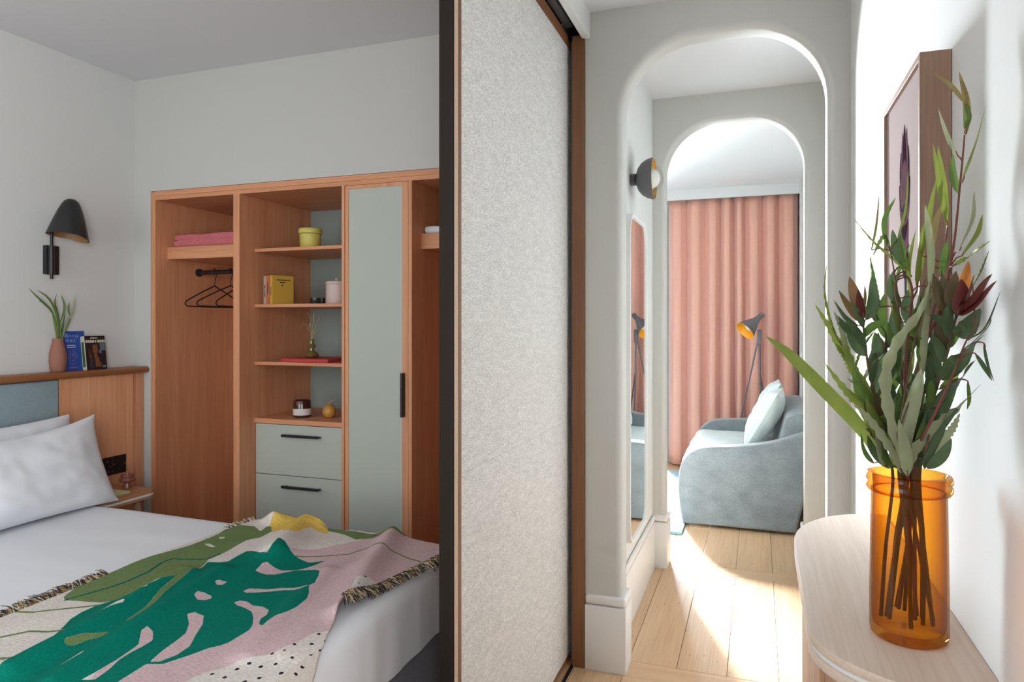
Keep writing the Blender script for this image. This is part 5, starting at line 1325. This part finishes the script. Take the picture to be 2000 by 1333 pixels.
# sofa
sf = thing('sofa', 'pale grey green velvet sofa with swooping arms', 'sofa', (-0.08, 5.25, 0))
armp = [(-0.452, 0.02), (-0.466, 0.10), (-0.478, 0.20), (-0.481, 0.29), (-0.474, 0.345), (-0.462, 0.395), (-0.440, 0.437), (-0.408, 0.470), (-0.365, 0.495), (-0.319, 0.510), (-0.25, 0.518), (-0.18, 0.521),
        (-0.10, 0.527), (-0.029, 0.537), (0.05, 0.553), (0.119, 0.571), (0.18, 0.594), (0.235, 0.615), (0.292, 0.636), (0.318, 0.645), (0.318, 0.56), (0.308, 0.42), (0.285, 0.30), (0.258, 0.18), (0.236, 0.09), (0.222, 0.02)]
obj('arm', MB().prism(armp, 'y', 4.526, 4.655, 0.018, 4), M['velvet'], sf)
obj('arm', MB().prism(armp, 'y', 5.82, 5.95, 0.018, 4), M['velvet'], sf)
obj('seat_base', MB().box(-0.45, 0.22, 4.65, 5.825, 0.03, 0.30, 0.012, 3), M['velvet'], sf)
obj('seat_cushion', cushiony(-0.475, 0.16, 4.655, 5.820, 0.295, 0.440, 0.006, 20), M['velvet2'], sf)
backp = [(0.10, 0.03), (0.10, 0.42), (0.165, 0.70), (0.19, 0.725), (0.225, 0.735), (0.30, 0.735), (0.322, 0.72), (0.325, 0.66), (0.30, 0.38), (0.235, 0.10), (0.225, 0.03)]
obj('backrest', MB().prism(backp, 'y', 4.64, 5.835, 0.012, 3), M['velvet'], sf)
def soft(name, label, centre, right, up, w, h, T, mat, seed, cat='cushion', group=None):
    o = pillow(name, label, centre, right, up, w, h, T, seed, 0.05)
    o.data.materials[0] = mat
    tag(o, label, cat, group)
    return o
soft('cushion', 'pale velvet scatter cushion nearest the arm of the sofa', (0.045, 4.945, 0.665), (0.10, 1, 0), (0.48, 0, 0.88), 0.44, 0.42, 0.17, M['velvet2'], 2)
soft('cushion', 'pale velvet scatter cushion further along the sofa back, half hidden', (0.06, 5.40, 0.675), (0.0, 1, 0), (0.42, 0, 0.9), 0.44, 0.44, 0.15, M['velvet2'], 8)

# floor lamp
LY = 6.10
fl_ = thing('floor_lamp', 'grey tripod floor lamp with tilted cone shade, orange inside', 'lamp', (0.03, LY, 0))
M['orange'] = plain('shade_orange_enamel', lin(244, 166, 28), 0.4)
top, axd = Vector((0.020, LY, 1.352)), Vector((-0.135, -0.10, -0.135)).normalized()
obj('shade', MB().lathe([(0.021, -0.002), (0.024, 0.03), (0.034, 0.06), (0.054, 0.105), (0.074, 0.155), (0.086, 0.190)], top, 32, axd, True, False), M['lampgrey'], fl_)
obj('shade_lining', MB().lathe([(0.086, 0.190), (0.083, 0.190), (0.071, 0.155), (0.051, 0.106), (0.030, 0.062)], top, 32, axd, False, True), M['orange'], fl_, label='orange enamelled inside')
obj('lamp_socket', MB().lathe([(0.018, -0.035), (0.022, -0.03), (0.022, 0.01)], top, 20, axd), M['lampgrey'], fl_)
obj('bulb', MB().lathe([(0.010, 0.06), (0.020, 0.085), (0.033, 0.115), (0.034, 0.135), (0.024, 0.155), (0.002, 0.164)], top, 20, axd), M['milk'], fl_)
obj('joint', MB().box(-0.003, 0.032, LY - 0.015, LY + 0.015, 1.125, 1.245, 0.005, 2), M['lampgrey'], fl_)
obj('leg', MB().tube([(0.016, LY, 1.16), (0.018, LY, 0.84), (0.030, LY - 0.01, 0.45), (0.034, LY - 0.02, 0.0)], 0.0085, 10, 0.0065), M['lampgrey'], fl_)
obj('leg', MB().tube([(0.006, LY, 1.17), (-0.125, LY, 0.53), (-0.235, LY, 0.0)], 0.0065, 10, 0.0055), M['lampgrey'], fl_)
obj('leg', MB().tube([(0.022, LY + 0.01, 0.86), (0.077, LY + 0.10, 0.54), (0.17, LY + 0.20, 0.0)], 0.0065, 10, 0.0055), M['lampgrey'], fl_)

# picture on the sitting room wall, seen edge on
M['artwhite'] = plain('art_paper', lin(222, 216, 210), 0.8)
fa = thing('framed_art', 'thin framed picture seen edge on above the sofa', 'picture', (0.34, 5.15, 1.23))
obj('frame', MB().box(0.329, 0.345, 4.85, 4.862, 1.23, 1.86).box(0.329, 0.345, 5.428, 5.44, 1.23, 1.86).box(0.329, 0.345, 4.862, 5.428, 1.23, 1.242).box(0.329, 0.345, 4.862, 5.428, 1.848, 1.86), M['frame'], fa)
obj('print', MB().box(0.336, 0.344, 4.862, 5.428, 1.242, 1.848), M['artwhite'], fa)

# =================================================================== PICTURE IN THE HALL
pf = thing('framed_print', 'deep wooden framed botanical print on the bright hallway wall', 'picture', (0.292, 1.44, 1.277))
PX, PY0, PY1, PZ0, PZ1 = 0.2463, 1.271, 1.613, 1.277, 1.737
fw = 0.011
obj('frame', MB().box(PX, 0.291, PY0, PY0 + fw, PZ0, PZ1, 0.0006, 1), M['frame'], pf)
obj('frame', MB().box(PX, 0.291, PY1 - fw, PY1, PZ0, PZ1, 0.0006, 1), M['frame'], pf)
obj('frame', MB().box(PX, 0.291, PY0 + fw, PY1 - fw, PZ1 - fw, PZ1, 0.0006, 1), M['frame'], pf)
obj('frame', MB().box(PX, 0.291, PY0 + fw, PY1 - fw, PZ0, PZ0 + fw, 0.0006, 1), M['frame'], pf)
M['paper'] = plain('blush_paper', lin(184, 170, 168), 0.9, spec=0.0)
obj('paper', MB().box(PX + 0.006, PX + 0.010, PY0 + fw, PY1 - fw, PZ0 + fw, PZ1 - fw), M['paper'], pf)
M['ink1'] = plain('print_mauve', lin(104, 78, 86), 0.9, spec=0.0, var=0.3, vscale=60)
M['ink2'] = plain('print_plum', lin(58, 40, 50), 0.9, spec=0.0, var=0.3, vscale=60)
M['ink3'] = plain('print_slate_green', lin(52, 62, 62), 0.9, spec=0.0, var=0.2, vscale=60)
yc_ = 1.425
layers = {'ink1': MB(), 'ink2': MB(), 'ink3': MB()}
cnt = 0
def petal(k, y, z, ln, w, ang):
    global cnt
    cnt += 1
    px = PX + 0.0058 - 0.00002 * cnt
    pts = []
    for i in range(17):
        s = i / 16
        hw = w / 2 * math.sin(PI * min(1, s ** 0.85)) ** 0.8
        pts.append((s * ln, hw))
    poly = pts + [(a, -b_) for a, b_ in reversed(pts[1:-1])]
    ca, sa = math.cos(ang), math.sin(ang)
    q = [(px, y + a * sa + b_ * ca, z + a * ca - b_ * sa) for a, b_ in poly]
    layers[k].add(q, [list(range(len(q)))])
petal('ink3', yc_ - 0.012, 1.325, 0.10, 0.020, 0.06)
for z_, ln, w, ang, k in ((1.40, .10, .045, .0, 'ink3'), (1.41, .085, .030, .28, 'ink2'), (1.41, .085, .030, -.28, 'ink2'), (1.44, .10, .040, .16, 'ink1'), (1.44, .10, .040, -.16, 'ink1'),
                          (1.47, .10, .05, .0, 'ink2'), (1.50, .085, .040, .38, 'ink1'), (1.50, .085, .040, -.38, 'ink1'), (1.53, .07, .034, .62, 'ink2'), (1.53, .07, .034, -.62, 'ink2'),
                          (1.54, .105, .040, .26, 'ink2'), (1.54, .105, .040, -.26, 'ink2'), (1.54, .135, .034, .10, 'ink1'), (1.54, .135, .034, -.10, 'ink1'), (1.53, .155, .030, .0, 'ink2'), (1.52, .10, .06, 0, 'ink1'), (1.505, .035, .03, 0, 'ink3')):
    petal(k, yc_, z_ - 0.022, ln, w * 1.35, ang * 1.25)
for k, mb in layers.items():
    obj('flower_print', mb, M[k], pf, label='printed protea flower', kind='stuff')

# =================================================================== CONSOLE
def console_outline(inset=0.0):
    ci, xf = inset, 0.073 + inset
    xw = 0.2915
    out = [(xw, 0.970 + ci)]
    rx, ry = xw - xf, 0.16 - ci
    for k in range(1, 17):
        a = PI / 2 * k / 16
        out.append((xw - rx * math.sin(a), 1.130 - ry * math.cos(a)))
    rx2, ry2 = xw - xf, 0.295 - ci
    for k in range(0, 21):
        a = PI / 2 * k / 20
        out.append((xw - rx2 * math.cos(a), 1.565 + ry2 * math.sin(a)))
    return out
cs = thing('console_table', 'pale oak wall console with rounded ends under the amber vase', 'console', (0.19, 1.4, 0))
obj('top_board', MB().prism(console_outline(), 'z', 0.826, 0.840, 0.0015, 2), M['console'], cs)
obj('inlay_strip', MB().prism(console_outline(0.003), 'z', 0.819, 0.826, 0, 1), M['white'], cs, label='white edge line')
obj('lower_board', MB().prism(console_outline(0.0), 'z', 0.804, 0.819, 0.0015, 2), M['console'], cs)
obj('body', MB().prism(console_outline(0.022), 'z', 0.06, 0.804, 0, 1), M['console_v'], cs)
obj('plinth', MB().prism(console_outline(0.045), 'z', 0.0, 0.06, 0, 1), M['black'], cs)
for y0, y1 in ((1.135, 1.345), (1.350, 1.56)):
    d_ = obj('door', MB().box(0.0875, 0.0955, y0, y1, 0.075, 0.798, 0.001, 1), M['console_v'], cs)

# =================================================================== AMBER VASE
vc = (0.209, 1.152, 0.8405)
M['amber'] = thinglass('amber_glass', (0.97, 0.75, 0.27, 1), 0.03, 1.45, (0.55, 0.24, 0.04, 1))
M['amberdeep'] = thinglass('amber_glass_base', (0.93, 0.66, 0.2, 1), 0.05, 1.45, (0.5, 0.2, 0.03, 1))
vz = thing('glass_vase', 'tall amber glass jar vase on the oak console', 'vase', vc)
obj('body', MB().lathe([(0.046, 0.0), (0.0505, 0.004), (0.0515, 0.012), (0.0515, 0.06), (0.0505, 0.13), (0.0495, 0.195), (0.0490, 0.214)], vc, 48, cap0=True, cap1=False), M['amber'], vz)
obj('inner_wall', MB().lathe([(0.040, 0.012), (0.0470, 0.016), (0.0485, 0.024), (0.0480, 0.12), (0.0465, 0.214)], vc, 48, cap0=True, cap1=False), M['amber'], vz)
obj('rim', MB().lathe([(0.0465, 0.212), (0.0535, 0.212), (0.0560, 0.216), (0.0565, 0.221), (0.0545, 0.2245), (0.0545, 0.226), (0.0565, 0.229), (0.0565, 0.234), (0.0545, 0.238), (0.0500, 0.239), (0.0475, 0.236), (0.0465, 0.212)], vc, 48, cap0=False, cap1=False), M['amberdeep'], vz)

# =================================================================== BOUQUET
rs = random.Random(2)
for (nm, label, scol, r_, bot, pts, leaves) in STEMS:
    mouth = Vector(pts[0])
    b0 = Vector((bot[0], bot[1], 0.862 + rs.uniform(0, 0.008)))
    # the stem crosses the mouth of the jar inside the rim
    m2 = Vector((vc[0] + (mouth.x - vc[0]) * 0.5 + rs.uniform(-.01, .01), vc[1] + max(-.028, min(.028, (mouth.y - vc[1]) * 0.4 + rs.uniform(-.015, .015))), 1.078))
    d2 = Vector((m2.x - vc[0], m2.y - vc[1], 0))
    if d2.length > 0.034: m2 = Vector((vc[0], vc[1], 1.078)) + d2.normalized() * 0.034
    d3 = Vector((b0.x - vc[0], b0.y - vc[1], 0))
    if d3.length > 0.036: b0 = Vector((vc[0], vc[1], b0.z)) + d3.normalized() * 0.036
    t = thing(nm, label, 'foliage', b0, 'stems in the amber vase')
    path = [b0, b0.lerp(m2, 0.5) + Vector((rs.uniform(-.004, .004), rs.uniform(-.004, .004), 0)), m2] + [Vector(p) for p in pts[1:]]
    spine = catmull(path, 8 * len(path))
    obj('stem', MB().tube(catmull(path, 5 * len(path)), max(0.0030, r_ * 1.25), 7, r_ * 0.6), M[scol], t)
    for col, w, ser, lp in leaves:
        # a leaf base is carried to its stem by a short stalk
        p0 = Vector(lp[0])
        low = [q for q in spine if q.z <= p0.z + 0.004] or spine
        q0 = min(low, key=lambda q: (q - p0).length + 0.25 * abs(q.z - p0.z + 0.012))
        if (q0 - p0).length > 0.005:
            d0 = (Vector(lp[1]) - p0).normalized()
            obj('stalk', MB().tube(catmull([q0, q0.lerp(p0, 0.55) + Vector((0, 0, 0.1 * (q0 - p0).length)), p0, p0 + d0 * 0.008], 6), 0.0011, 5, 0.0007), M[scol], t)
        obj('leaf', blade(lp, w * 1.08, ser), LEAF[col], t)
